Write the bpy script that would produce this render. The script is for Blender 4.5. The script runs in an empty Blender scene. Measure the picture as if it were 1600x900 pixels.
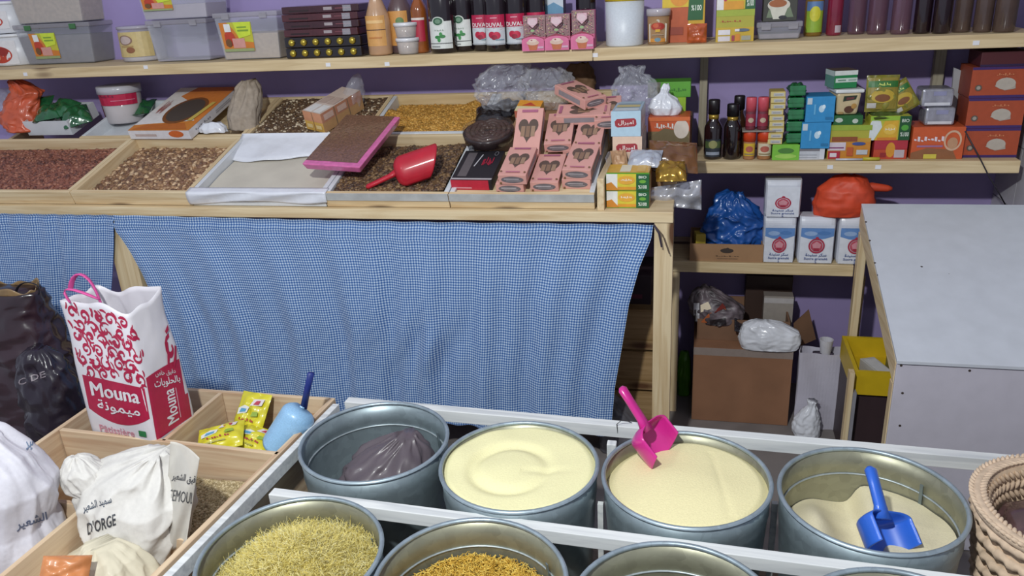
import bpy, bmesh, math, random
import numpy as np
from mathutils import Vector, Matrix, noise
from mathutils.bvhtree import BVHTree

SC = bpy.context.scene
COL = SC.collection
random.seed(11)
RNG = np.random.default_rng(11)
PI = math.pi

# ------------------------------------------------------------------ camera
F_PX, PITCH, ROLL, YAW, CAM_Z = 1240.0, math.radians(21.263), math.radians(-3.255), math.radians(13.926), 1.6
_f0 = Vector((-math.sin(YAW), math.cos(YAW), 0)); _r0 = Vector((math.cos(YAW), math.sin(YAW), 0)); _u0 = Vector((0, 0, 1))
FWD = math.cos(PITCH) * _f0 - math.sin(PITCH) * _u0
_up = math.sin(PITCH) * _f0 + math.cos(PITCH) * _u0
RIGHT = math.cos(ROLL) * _r0 + math.sin(ROLL) * _up
UP = -math.sin(ROLL) * _r0 + math.cos(ROLL) * _up
CAM = Vector((0, 0, CAM_Z))
cd = bpy.data.cameras.new('camera'); cam = bpy.data.objects.new('camera', cd); COL.objects.link(cam)
M = Matrix.Identity(4)
for i in range(3):
    M[i][0] = RIGHT[i]; M[i][1] = UP[i]; M[i][2] = -FWD[i]; M[i][3] = CAM[i]
cam.matrix_world = M
cd.sensor_width = 36.0; cd.lens = 36.0 * F_PX / 1600.0; cd.clip_start = 0.02; cd.clip_end = 60
SC.camera = cam

# ------------------------------------------------------------------ world, lights, exposure
w = bpy.data.worlds.new('world'); SC.world = w; w.use_nodes = True
w.node_tree.nodes['Background'].inputs[0].default_value = (0.62, 0.66, 0.80, 1)
w.node_tree.nodes['Background'].inputs[1].default_value = 0.34

def lamp(name, loc, energy, size, color):
    l = bpy.data.lights.new(name, 'POINT'); l.energy = energy; l.shadow_soft_size = size; l.color = color
    o = bpy.data.objects.new(name, l); o.location = loc; COL.objects.link(o); return o
lamp('ceiling_bulb', (-0.45, -0.02, 2.48), 122, 0.045, (0.97, 1.0, 0.98))
lamp('fill_lamp', (-1.9, 0.3, 2.55), 20, 0.08, (0.92, 0.97, 1.0))  # added fill light for the left side, no real bulb here
SC.view_settings.view_transform = 'Standard'; SC.view_settings.look = 'None'
SC.view_settings.exposure = 0.75; SC.view_settings.gamma = 1.0
SC.view_settings.use_curve_mapping = False

# ------------------------------------------------------------------ placing helpers (points of the room seen along a line of sight)
def ray(x, y):
    x, y = float(x), float(y)
    return FWD + (x - 800) / F_PX * RIGHT - (y - 450) / F_PX * UP
def at_z(x, y, z):
    d = ray(x, y); return CAM + d * ((z - CAM_Z) / d.z)
def at_y(x, y, Y):
    d = ray(x, y); return CAM + d * (Y / d.y)
def span(xl, xr, yt, yb, z, ymin=None):
    """front face of a thing standing at height z: centre x, y of the face, width, height"""
    p = at_z((xl + xr) / 2, yb, z); Y = p.y
    if ymin is not None: Y = max(Y, ymin)
    a = at_y(xl, yb, Y); b = at_y(xr, yb, Y); t = at_y((xl + xr) / 2, yt, Y)
    return (a.x + b.x) / 2, Y, b.x - a.x, max(t.z - z, 0.01)

# ------------------------------------------------------------------ materials
def lin(h):
    h = h.lstrip('#'); out = []
    for i in (0, 2, 4):
        c = int(h[i:i+2], 16) / 255
        out.append(c / 12.92 if c <= 0.04045 else ((c + 0.055) / 1.055) ** 2.4)
    return (*out, 1)
_m = {}
def mat(hexc, rough=0.5, var=0.10, scale=30, metal=0.0, bump=0.0, alpha=1.0, coat=0.0, key=''):
    k = (hexc, rough, var, scale, metal, bump, alpha, coat, key)
    if k in _m: return _m[k]
    m = bpy.data.materials.new('surface_' + hexc.strip('#') + key); m.use_nodes = True
    nt = m.node_tree; b = nt.nodes['Principled BSDF']
    tc = nt.nodes.new('ShaderNodeTexCoord'); n = nt.nodes.new('ShaderNodeTexNoise')
    n.inputs['Scale'].default_value = scale; n.inputs['Detail'].default_value = 5
    nt.links.new(tc.outputs['Object'], n.inputs['Vector'])
    r = nt.nodes.new('ShaderNodeValToRGB'); c = lin(hexc)
    r.color_ramp.elements[0].position = 0.3; r.color_ramp.elements[1].position = 0.7
    r.color_ramp.elements[0].color = (*[x * (1 - var) for x in c[:3]], 1)
    r.color_ramp.elements[1].color = (*[min(1, x * (1 + var)) for x in c[:3]], 1)
    nt.links.new(n.outputs['Fac'], r.inputs['Fac']); nt.links.new(r.outputs['Color'], b.inputs['Base Color'])
    b.inputs['Roughness'].default_value = rough; b.inputs['Metallic'].default_value = metal
    b.inputs['Alpha'].default_value = alpha
    b.inputs['Coat Weight'].default_value = coat; b.inputs['Coat Roughness'].default_value = 0.12
    if bump:
        bp = nt.nodes.new('ShaderNodeBump'); bp.inputs['Strength'].default_value = bump; bp.inputs['Distance'].default_value = 0.004
        nt.links.new(n.outputs['Fac'], bp.inputs['Height']); nt.links.new(bp.outputs['Normal'], b.inputs['Normal'])
    _m[k] = m; return m
def ink(h): return mat(h, 0.45, 0.06, 60)

def wood(light, dark, axis='x', rough=0.6, knots=True, key=''):
    k = ('wood', light, dark, axis, knots, key)
    if k in _m: return _m[k]
    m = bpy.data.materials.new('wood_' + light.strip('#') + axis); m.use_nodes = True
    nt = m.node_tree; b = nt.nodes['Principled BSDF']; L = nt.links.new
    tc = nt.nodes.new('ShaderNodeTexCoord'); mp = nt.nodes.new('ShaderNodeMapping')
    s = {'x': (2.2, 38, 38), 'y': (38, 2.2, 38), 'z': (38, 38, 2.2)}[axis]
    mp.inputs['Scale'].default_value = s; L(tc.outputs['Object'], mp.inputs['Vector'])
    n = nt.nodes.new('ShaderNodeTexNoise'); n.inputs['Scale'].default_value = 1.6; n.inputs['Detail'].default_value = 6
    n.inputs['Distortion'].default_value = 0.6; L(mp.outputs['Vector'], n.inputs['Vector'])
    r = nt.nodes.new('ShaderNodeValToRGB')
    r.color_ramp.elements[0].position = 0.32; r.color_ramp.elements[0].color = lin(dark)
    r.color_ramp.elements[1].position = 0.62; r.color_ramp.elements[1].color = lin(light)
    L(n.outputs['Fac'], r.inputs['Fac']); out = r.outputs['Color']
    if knots:
        m2 = nt.nodes.new('ShaderNodeMapping')
        m2.inputs['Scale'].default_value = {'x': (2.6, 9, 9), 'y': (9, 2.6, 9), 'z': (9, 9, 2.6)}[axis]
        L(tc.outputs['Object'], m2.inputs['Vector'])
        v = nt.nodes.new('ShaderNodeTexVoronoi'); v.inputs['Scale'].default_value = 1.0; L(m2.outputs['Vector'], v.inputs['Vector'])
        r2 = nt.nodes.new('ShaderNodeValToRGB'); r2.color_ramp.elements[0].position = 0.10; r2.color_ramp.elements[1].position = 0.19
        r2.color_ramp.elements[0].color = (1, 1, 1, 1); r2.color_ramp.elements[1].color = (0, 0, 0, 1)
        L(v.outputs['Distance'], r2.inputs['Fac'])
        mx = nt.nodes.new('ShaderNodeMix'); mx.data_type = 'RGBA'
        L(r2.outputs['Color'], mx.inputs['Factor']); L(out, mx.inputs['A']); mx.inputs['B'].default_value = lin('#5a3a22')
        out = mx.outputs['Result']
    L(out, b.inputs['Base Color']); b.inputs['Roughness'].default_value = rough
    bp = nt.nodes.new('ShaderNodeBump'); bp.inputs['Strength'].default_value = 0.15; bp.inputs['Distance'].default_value = 0.002
    L(n.outputs['Fac'], bp.inputs['Height']); L(bp.outputs['Normal'], b.inputs['Normal'])
    _m[k] = m; return m

def gingham():
    m = bpy.data.materials.new('gingham_check_cloth'); m.use_nodes = True
    nt = m.node_tree; b = nt.nodes['Principled BSDF']; L = nt.links.new
    uv = nt.nodes.new('ShaderNodeUVMap'); sx = nt.nodes.new('ShaderNodeSeparateXYZ'); L(uv.outputs['UV'], sx.inputs[0])
    def stripe(sock):
        a = nt.nodes.new('ShaderNodeMath'); a.operation = 'MULTIPLY'; a.inputs[1].default_value = 110.0; L(sock, a.inputs[0])
        c = nt.nodes.new('ShaderNodeMath'); c.operation = 'FRACT'; L(a.outputs[0], c.inputs[0])
        d = nt.nodes.new('ShaderNodeMath'); d.operation = 'GREATER_THAN'; d.inputs[1].default_value = 0.5; L(c.outputs[0], d.inputs[0])
        return d.outputs[0]
    s1, s2 = stripe(sx.outputs[0]), stripe(sx.outputs[1])
    ad = nt.nodes.new('ShaderNodeMath'); ad.operation = 'ADD'; L(s1, ad.inputs[0]); L(s2, ad.inputs[1])
    hf = nt.nodes.new('ShaderNodeMath'); hf.operation = 'MULTIPLY'; hf.inputs[1].default_value = 0.5; L(ad.outputs[0], hf.inputs[0])
    r = nt.nodes.new('ShaderNodeValToRGB'); e = r.color_ramp.elements
    e[0].position = 0.0; e[0].color = lin('#c6d2e2'); e[1].position = 1.0; e[1].color = lin('#38558f')
    k = r.color_ramp.elements.new(0.5); k.color = lin('#6a92c6')
    L(hf.outputs[0], r.inputs['Fac']); L(r.outputs['Color'], b.inputs['Base Color'])
    b.inputs['Roughness'].default_value = 0.85; b.inputs['Sheen Weight'].default_value = 0.15
    return m

def zinc(tint='#8f9da3', key=''):
    k = ('zinc', tint)
    if k in _m: return _m[k]
    m = bpy.data.materials.new('galvanised_zinc' + key); m.use_nodes = True
    nt = m.node_tree; b = nt.nodes['Principled BSDF']; L = nt.links.new
    tc = nt.nodes.new('ShaderNodeTexCoord'); v = nt.nodes.new('ShaderNodeTexVoronoi'); v.inputs['Scale'].default_value = 55
    n = nt.nodes.new('ShaderNodeTexNoise'); n.inputs['Scale'].default_value = 7; n.inputs['Detail'].default_value = 4
    L(tc.outputs['Object'], v.inputs['Vector']); L(tc.outputs['Object'], n.inputs['Vector'])
    mx = nt.nodes.new('ShaderNodeMix'); mx.data_type = 'RGBA'; mx.inputs['Factor'].default_value = 0.3
    L(n.outputs['Fac'], mx.inputs['A']); L(v.outputs['Color'], mx.inputs['B'])
    r = nt.nodes.new('ShaderNodeValToRGB'); c = lin(tint)
    r.color_ramp.elements[0].position = 0.3; r.color_ramp.elements[1].position = 0.75
    r.color_ramp.elements[0].color = (*[x * 0.78 for x in c[:3]], 1); r.color_ramp.elements[1].color = (*[min(1, x * 1.15) for x in c[:3]], 1)
    L(mx.outputs['Result'], r.inputs['Fac']); L(r.outputs['Color'], b.inputs['Base Color'])
    b.inputs['Metallic'].default_value = 0.55; b.inputs['Roughness'].default_value = 0.42
    _m[k] = m; return m

PINE = ('#dcc8a3', '#c4a980'); PINE_PALE = ('#d2bb94', '#b69a70')
W_X = wood(*PINE, 'x'); W_Y = wood(*PINE, 'y'); W_Z = wood(*PINE, 'z')
S_X = wood('#d2bd96', '#b8a078', 'x', key='shelf')
WHITE_PAINT_X = wood('#dfe1e0', '#c3c6c8', 'x', knots=False); WHITE_PAINT_Y = wood('#dfe1e0', '#c3c6c8', 'y', knots=False)
BIN_X = wood('#d6bfa0', '#c0a183', 'x', knots=False); BIN_Y = wood('#d6bfa0', '#c0a183', 'y', knots=False)
CLEAR = mat('#cfd2dc', 0.08, 0.02, 10, alpha=0.30, key='clear')
CLEAR_DIM = mat('#a9a6ad', 0.15, 0.03, 10, alpha=0.55, key='clear')
FILM = mat('#d9dce6', 0.12, 0.05, 25, alpha=0.20, bump=0.5, coat=.6, key='film')
FILM_WHITE = mat('#e4e6ee', 0.22, 0.05, 25, alpha=0.86, bump=0.5, key='film')
CARD = mat('#9a7655', 0.8, 0.10, 12)
CARD_DARK = mat('#7a5a44', 0.8, 0.12, 12)

# ------------------------------------------------------------------ mesh builder
class MB:
    def __init__(s): s.v = []; s.f = []; s.m = []; s.uv = None
    def add(s, verts, faces, mi=0, X=None):
        o = len(s.v)
        if X is not None: verts = [X @ Vector(p) for p in verts]
        s.v += [tuple(p) for p in verts]
        s.f += [tuple(i + o for i in f) for f in faces]; s.m += [mi] * len(faces); return s
    def box(s, c, d, mi=0, X=None):
        x, y, z = c; a, b, h = d[0] / 2, d[1] / 2, d[2] / 2
        v = [(x + i * a, y + j * b, z + k * h) for k in (-1, 1) for j in (-1, 1) for i in (-1, 1)]
        return s.add(v, [(0, 2, 3, 1), (4, 5, 7, 6), (0, 1, 5, 4), (2, 6, 7, 3), (0, 4, 6, 2), (1, 3, 7, 5)], mi, X)
    def hexa(s, lo, hi, mi=0, X=None):
        """four low corners and four high corners, same winding"""
        return s.add(list(lo) + list(hi), [(3, 2, 1, 0), (4, 5, 6, 7), (0, 1, 5, 4), (1, 2, 6, 5), (2, 3, 7, 6), (3, 0, 4, 7)], mi, X)
    def lathe(s, prof, n=28, mi=0, X=None, cap0=True, cap1=True, cx=0, cy=0):
        v = []; f = []
        for r, z in prof:
            for k in range(n):
                a = 2 * PI * k / n; v.append((cx + r * math.cos(a), cy + r * math.sin(a), z))
        for i in range(len(prof) - 1):
            for k in range(n):
                a, b = i * n + k, i * n + (k + 1) % n; f.append((a, b, b + n, a + n))
        if cap0: f.append(tuple(range(n - 1, -1, -1)))
        if cap1: f.append(tuple(range((len(prof) - 1) * n, len(prof) * n)))
        return s.add(v, f, mi, X)
    def tube(s, pts, rad, n=8, mi=0, X=None, flat=1.0):
        pts = [Vector(p) for p in pts]; v = []; f = []
        if not hasattr(rad, '__len__'): rad = [rad] * len(pts)
        ref = Vector((0.13, 0.31, 0.94))
        for i, p in enumerate(pts):
            t = (pts[min(i + 1, len(pts) - 1)] - pts[max(i - 1, 0)]).normalized()
            a = t.cross(ref).normalized(); b = t.cross(a).normalized()
            for k in range(n):
                q = 2 * PI * k / n; v.append(p + rad[i] * (math.cos(q) * a + flat * math.sin(q) * b))
        for i in range(len(pts) - 1):
            for k in range(n):
                c, d = i * n + k, i * n + (k + 1) % n; f.append((c, d, d + n, c + n))
        f.append(tuple(range(n - 1, -1, -1))); f.append(tuple(range((len(pts) - 1) * n, len(pts) * n)))
        return s.add(v, f, mi, X)
    def grid(s, fn, nu, nv, mi=0, closed=False, X=None):
        v = [fn(i / nu, j / nv) for j in range(nv + 1) for i in range(nu + (0 if closed else 1))]
        wd = nu if closed else nu + 1; f = []
        for j in range(nv):
            for i in range(nu):
                a = j * wd + i; b = j * wd + (i + 1) % wd if closed else a + 1
                f.append((a, b, b + wd, a + wd))
        return s.add(v, f, mi, X)
    def prism(s, pts, z0, z1, mi=0, X=None):
        n = len(pts); v = [(x, y, z0) for x, y in pts] + [(x, y, z1) for x, y in pts]
        f = [tuple(range(n - 1, -1, -1)), tuple(range(n, 2 * n))] + [(i, (i + 1) % n, (i + 1) % n + n, i + n) for i in range(n)]
        return s.add(v, f, mi, X)
    def build(s, name, mats, parent=None, smooth=False, bevel=0.0, solid=0.0, loc=None, rot=None, subsurf=0):
        me = bpy.data.meshes.new(name); me.from_pydata(s.v, [], s.f); me.validate()
        if not isinstance(mats, (list, tuple)): mats = [mats]
        for m in mats: me.materials.append(m)
        if len(me.polygons) == len(s.m): me.polygons.foreach_set('material_index', s.m)
        if smooth: me.polygons.foreach_set('use_smooth', [True] * len(me.polygons))
        me.update()
        o = bpy.data.objects.new(name, me); COL.objects.link(o)
        if solid:
            d = o.modifiers.new('solid', 'SOLIDIFY'); d.thickness = solid; d.offset = 0
        if bevel:
            d = o.modifiers.new('bevel', 'BEVEL'); d.width = bevel; d.segments = 2; d.limit_method = 'ANGLE'
        if subsurf:
            d = o.modifiers.new('sub', 'SUBSURF'); d.levels = subsurf; d.render_levels = subsurf
        if parent: o.parent = parent
        if loc is not None: o.location = loc
        if rot is not None: o.rotation_euler = rot
        return o

def tag(o, label, cat, group=None, kind=None):
    o['label'] = label; o['category'] = cat
    if group: o['group'] = group
    if kind: o['kind'] = kind
    return o
def empty(name, loc=(0, 0, 0), rot=(0, 0, 0)):
    o = bpy.data.objects.new(name, None); COL.objects.link(o); o.location = loc; o.rotation_euler = rot; o.empty_display_size = 0.05; return o
def copy_tree(o, parent=None):
    c = o.copy(); COL.objects.link(c)
    if parent: c.parent = parent
    for ch in [k for k in COL.objects if k.parent == o]: copy_tree(ch, c)
    return c

# ------------------------------------------------------------------ lettering and printed graphics
_AR = {'ا': (0xFE8D, 2), 'ب': (0xFE8F, 4), 'ة': (0xFE93, 2), 'ت': (0xFE95, 4), 'ح': (0xFEA1, 4), 'خ': (0xFEA5, 4), 'د': (0xFEA9, 2), 'ر': (0xFEAD, 2),
       'س': (0xFEB1, 4), 'ش': (0xFEB5, 4), 'ص': (0xFEB9, 4), 'ع': (0xFEC9, 4), 'ق': (0xFED5, 4), 'ك': (0xFED9, 4), 'ل': (0xFEDD, 4), 'م': (0xFEE1, 4),
       'ن': (0xFEE5, 4), 'ه': (0xFEE9, 4), 'و': (0xFEED, 2), 'ي': (0xFEF1, 4), 'ف': (0xFED1, 4)}
def arabic(t):
    out = []
    for wd in t.split(' '):
        g = ''
        for i, ch in enumerate(wd):
            base, n = _AR[ch]
            prev = i > 0 and _AR[wd[i - 1]][1] == 4; nxt = i < len(wd) - 1 and n == 4
            g += chr(base + (3 if prev and nxt else 2 if nxt else 1 if prev else 0))
        out.append(g[::-1])
    return ' '.join(out[::-1])
_txt = {}
def text_mesh(t, bold=None):
    if t in _txt: return _txt[t]
    s = arabic(t) if any('\u0600' <= c <= '\u06ff' for c in t) else t
    c = bpy.data.curves.new('lettering', 'FONT'); c.body = s; c.resolution_u = 2; c.offset = 0.0 if ('M' in t or 'N' in t) else 0.015
    o = bpy.data.objects.new('lettering', c); COL.objects.link(o); bpy.context.view_layer.update()
    me = bpy.data.meshes.new_from_object(o.evaluated_get(bpy.context.evaluated_depsgraph_get()))
    b = bmesh.new(); b.from_mesh(me); bmesh.ops.triangulate(b, faces=b.faces[:])
    for _ in range(3):
        lg = [e for e in b.edges if e.calc_length() > 0.30]
        if not lg: break
        bmesh.ops.subdivide_edges(b, edges=lg, cuts=1); bmesh.ops.triangulate(b, faces=b.faces[:])
    b.to_mesh(me); b.free()
    v = np.array([p.co[:2] for p in me.vertices]) if len(me.vertices) else np.zeros((0, 2)); f = [tuple(p.vertices) for p in me.polygons]
    bpy.data.objects.remove(o); bpy.data.curves.remove(c); bpy.data.meshes.remove(me)
    if len(v):
        lo, hi = v.min(0), v.max(0); v = (v - lo) / np.maximum(hi - lo, 1e-6)
    _txt[t] = (v, f); return _txt[t]

def shape2d(sp, fine):
    k = sp[0]
    if k == 'r':
        _, x0, y0, x1, y1, c = sp; nx, ny = (10, 4) if fine else (1, 1)
        v = [(x0 + (x1 - x0) * i / nx, y0 + (y1 - y0) * j / ny) for j in range(ny + 1) for i in range(nx + 1)]
        f = [(j * (nx + 1) + i, j * (nx + 1) + i + 1, (j + 1) * (nx + 1) + i + 1, (j + 1) * (nx + 1) + i) for j in range(ny) for i in range(nx)]
        return v, f, c
    if k in ('e', 'h', 'o'):
        _, cx, cy, rx, ry, c = sp; n = 28
        if k == 'h':
            ring = []
            for i in range(n):
                t = 2 * PI * i / n
                ring.append((16 * math.sin(t) ** 3 / 17, (13 * math.cos(t) - 5 * math.cos(2 * t) - 2 * math.cos(3 * t) - math.cos(4 * t) + 2.5) / 15))
        else: ring = [(math.cos(2 * PI * i / n), math.sin(2 * PI * i / n)) for i in range(n)]
        if k == 'o':
            v = [(cx + rx * a * q, cy + ry * b * q) for q in (1, 0.80) for a, b in ring]
            return v, [(i, (i + 1) % n, (i + 1) % n + n, i + n) for i in range(n)], c
        v = [(cx, cy)] + [(cx + rx * a * q, cy + ry * b * q) for q in (0.5, 1) for a, b in ring]
        f = [(0, 1 + i, 1 + (i + 1) % n) for i in range(n)] + [(1 + i, 1 + n + i, 1 + n + (i + 1) % n, 1 + (i + 1) % n) for i in range(n)]
        return v, f, c
    if k == 'p': return list(sp[1]), [tuple(range(len(sp[1])))], sp[2]
    if k == 's':   # a curling stroke: points, width (relative), colour
        _, pts, wd, c = sp; v = []; f = []
        for i, (x, y) in enumerate(pts):
            x0, y0 = pts[max(i - 1, 0)]; x1, y1 = pts[min(i + 1, len(pts) - 1)]
            dx, dy = x1 - x0, y1 - y0; l = math.hypot(dx, dy) or 1; h = wd * (0.35 + 0.65 * math.sin(PI * (i + 0.6) / (len(pts) + 0.2)))
            v += [(x - dy / l * h, y + dx / l * h), (x + dy / l * h, y - dx / l * h)]
        f = [(2 * i, 2 * i + 1, 2 * i + 3, 2 * i + 2) for i in range(len(pts) - 1)]
        return v, f, c
    if k == 'w':   # unreadable small print: a wavy stroke
        _, x0, y0, x1, y1, c = sp; n = 9; v = []; f = []
        for i in range(n):
            a = (i + .08) / n; b = (i + .80) / n; lo = .22 + .10 * math.sin(i * 5.1 + x0 * 9); hi = .66 + .26 * math.sin(i * 3.7 + y0 * 7)
            o_ = len(v); v += [(x0 + (x1 - x0) * t, y0 + (y1 - y0) * k) for t, k in ((a, lo + .08), (b, lo), (b, hi - .06), (a, hi))]; f.append((o_, o_ + 1, o_ + 2, o_ + 3))
        return v, f, c
    if k in ('t', 'tv'):
        _, t, x0, y0, x1, y1, c = sp; v, f = text_mesh(t)
        if k == 'tv': v = [(1 - b, a) for a, b in v]
        return [(x0 + (x1 - x0) * a, y0 + (y1 - y0) * b) for a, b in v], f, c

def printed(specs, fn, parent, name='printed_label', fine=False, step=0.00045):
    """flat print laid on a surface: fn(u, v, lift) -> point or None"""
    mb = MB(); mats = []; idx = {}
    for i, sp in enumerate(specs):
        v, f, c = shape2d(sp, fine); P = [fn(a, b, 0.0005 + step * i) for a, b in v]
        keep = [q for q in f if all(P[j] is not None for j in q)]
        P = [p if p is not None else (0, 0, 0) for p in P]
        if c not in idx: idx[c] = len(mats); mats.append(ink(c) if isinstance(c, str) else c)
        if keep:
            used = sorted({j for q in keep for j in q}); re = {j: n for n, j in enumerate(used)}
            mb.add([P[j] for j in used], [tuple(re[j] for j in q) for q in keep], idx[c])
    if not mb.f: return None
    return mb.build(name, mats, parent)

def f_front(w, d, h): return lambda u, v, q: ((u - .5) * w, -d / 2 - q, v * h)
def f_top(w, d, h): return lambda u, v, q: ((u - .5) * w, (v - .5) * d, h + q)
def f_right(w, d, h): return lambda u, v, q: (w / 2 + q, (u - .5) * d, v * h)
def f_left(w, d, h): return lambda u, v, q: (-w / 2 - q, (.5 - u) * d, v * h)
def f_cyl(r, z0, z1, a=1.0, r1=None):
    def g(u, v, q):
        t = (u - .5) * 2 * a; rr = (r if r1 is None else r + (r1 - r) * v) + q
        return (rr * math.sin(t), -rr * math.cos(t), z0 + (z1 - z0) * v)
    return g
def on_mesh(objs, quad):
    """print wrapped on real surfaces: quad = corners (bottom-left, bottom-right, top-right, top-left) as sight lines"""
    trees = []
    bpy.context.view_layer.update()
    for o in objs:
        mw = o.matrix_world
        trees.append(BVHTree.FromPolygons([mw @ v.co for v in o.data.vertices], [tuple(p.vertices) for p in o.data.polygons]))
    def g(u, v, q):
        x = (quad[0][0] * (1 - u) + quad[1][0] * u) * (1 - v) + (quad[3][0] * (1 - u) + quad[2][0] * u) * v
        y = (quad[0][1] * (1 - u) + quad[1][1] * u) * (1 - v) + (quad[3][1] * (1 - u) + quad[2][1] * u) * v
        d = ray(x, y).normalized(); best = None
        for t in trees:
            h = t.ray_cast(CAM, d)
            if h[0] is not None and (best is None or h[3] < best[3]): best = h
        if best is None: return None
        n = best[1] if best[1].dot(d) < 0 else -best[1]
        p = best[0] - d * (q * 1.2) + n * (q * 1.5 + 0.0006)
        return tuple(p)
    return g
def print_on(o, quad, specs, name='printed_label', fine=True):
    p = printed(specs, on_mesh([o], quad), None, name, fine)
    if p:
        p.parent = o; p.matrix_parent_inverse = o.matrix_world.inverted()
    return p

# ------------------------------------------------------------------ goods
def carton(name, label, cat, loc, w, d, h, col, front=None, top=None, right=None, left=None, rz=0.0, rx=0.0, ry=0.0, group=None, rough=0.5, bevel=0.0015, coat=0.0, lidline=True):
    m = col if not isinstance(col, str) else mat(col, rough, 0.06, 14, coat=coat)
    o = MB().box((0, 0, h / 2), (w, d, h)).build(name, m, bevel=bevel)
    o.location = loc; o.rotation_euler = (rx, ry, rz)
    for sp, fn, nm in ((front, f_front, 'printed_front'), (top, f_top, 'printed_top'), (right, f_right, 'printed_side'), (left, f_left, 'printed_side')):
        if sp: printed(sp, fn(w, d, h), o, nm)
    return tag(o, label, cat, group)

def bottle(name, label, loc, r, h, glass, cap, neck=0.34, nr=0.36, lab=None, lab_z=(0.12, 0.55), lab_a=0.95, cat='bottle', group=None, collar=None, cap_h=0.1, shoulder=0.14):
    zb = h * (1 - cap_h); zn = h * (1 - neck)
    pr = [(r * 0.9, 0.0), (r, 0.006), (r, zn), (r * (nr + (1 - nr) * 0.80), zn + shoulder * h * 0.35), (r * (nr + (1 - nr) * 0.3), zn + shoulder * h * 0.75), (r * nr, zn + shoulder * h), (r * nr, zb)]
    o = MB().lathe(pr, 24).build(name, glass, smooth=True)
    o.location = loc
    rc = r * nr * 1.18
    MB().lathe([(rc, zb - h * 0.02), (rc, h - 0.003), (rc * 0.9, h)], 20).build('cap', cap, o, smooth=True)
    if collar: MB().lathe([(r * nr * 1.06, zb - h * 0.10), (r * nr * 1.06, zb - h * 0.02)], 20).build('neck_band', collar, o, smooth=True)
    if lab: printed(lab, f_cyl(r, h * lab_z[0], h * lab_z[1], lab_a), o, 'printed_label', True)
    return tag(o, label, cat, group)

def tub(name, label, loc, r0, r1, h, body, lid, lab=None, lab_z=(0.15, 0.8), lab_a=1.0, fill=None, fill_h=0.6, cat='tub', group=None, lid_h=0.012, lid_r=1.05):
    o = MB().lathe([(r0 * 0.96, 0), (r0, 0.004), (r1, h - lid_h * 0.5)], 28).build(name, body, smooth=True); o.location = loc
    MB().lathe([(r1 * lid_r, h - lid_h), (r1 * lid_r, h - 0.002), (r1 * lid_r * 0.95, h)], 28).build('lid', lid, o, smooth=True)
    if fill:
        rr = r0 + (r1 - r0) * fill_h
        MB().lathe([(r0 * 0.93, 0.003), (rr * 0.95, h * fill_h), (rr * 0.5, h * fill_h + 0.004)], 24).build('contents', fill, o, smooth=True)
    kz = 1 / (1 - .5 * lid_h / h - .004 / h)
    if lab: printed(lab, f_cyl(r0 + (r1 - r0) * lab_z[0] * kz + .0012, h * lab_z[0], h * lab_z[1], lab_a, r0 + (r1 - r0) * lab_z[1] * kz + .0012), o, 'printed_label', True)
    return tag(o, label, cat, group)

def clear_box(name, label, loc, w, d, h, fill=None, fill_h=0.5, lab=None, lab_r=None, lid=None, body=None, cat='container', group=None, clip=None):
    t = 0.9; o = MB().hexa([(-w / 2 * t, -d / 2 * t, 0), (w / 2 * t, -d / 2 * t, 0), (w / 2 * t, d / 2 * t, 0), (-w / 2 * t, d / 2 * t, 0)],
                           [(-w / 2, -d / 2, h - .016), (w / 2, -d / 2, h - .016), (w / 2, d / 2, h - .016), (-w / 2, d / 2, h - .016)]).build(name, body or CLEAR, bevel=0.006)
    o.location = loc
    MB().box((0, 0, h - .009), (w * 1.03, d * 1.03, .018)).build('lid', lid or CLEAR_DIM, o, bevel=0.004)
    for s in (-1, 1): MB().box((s * w * 0.3, -d * 0.515 - .003, h - .014), (.03, .006, .02)).build('clip', clip or lid or CLEAR_DIM, o, bevel=0.002)
    if fill:
        e = t + (1 - t) * fill_h
        a, b = w / 2 * t - .004, d / 2 * t - .004; A, B = w / 2 * e - .004, d / 2 * e - .004; hh = (h - .02) * fill_h
        MB().hexa([(-a, -b, .004), (a, -b, .004), (a, b, .004), (-a, b, .004)], [(-A, -B, hh), (A, -B, hh), (A, B, hh), (-A, B, hh)]).build('contents', fill, o)
    if lab:
        x0, z0, x1, z1 = lab_r
        def g(u, v, q):
            V = z0 + (z1 - z0) * v; k = t + (1 - t) * V
            return ((x0 + (x1 - x0) * u - .5) * w * k, -d / 2 * k - q - 0.001, V * (h - .016))
        printed(lab, g, o, 'printed_label')
    return tag(o, label, cat, group)

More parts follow.
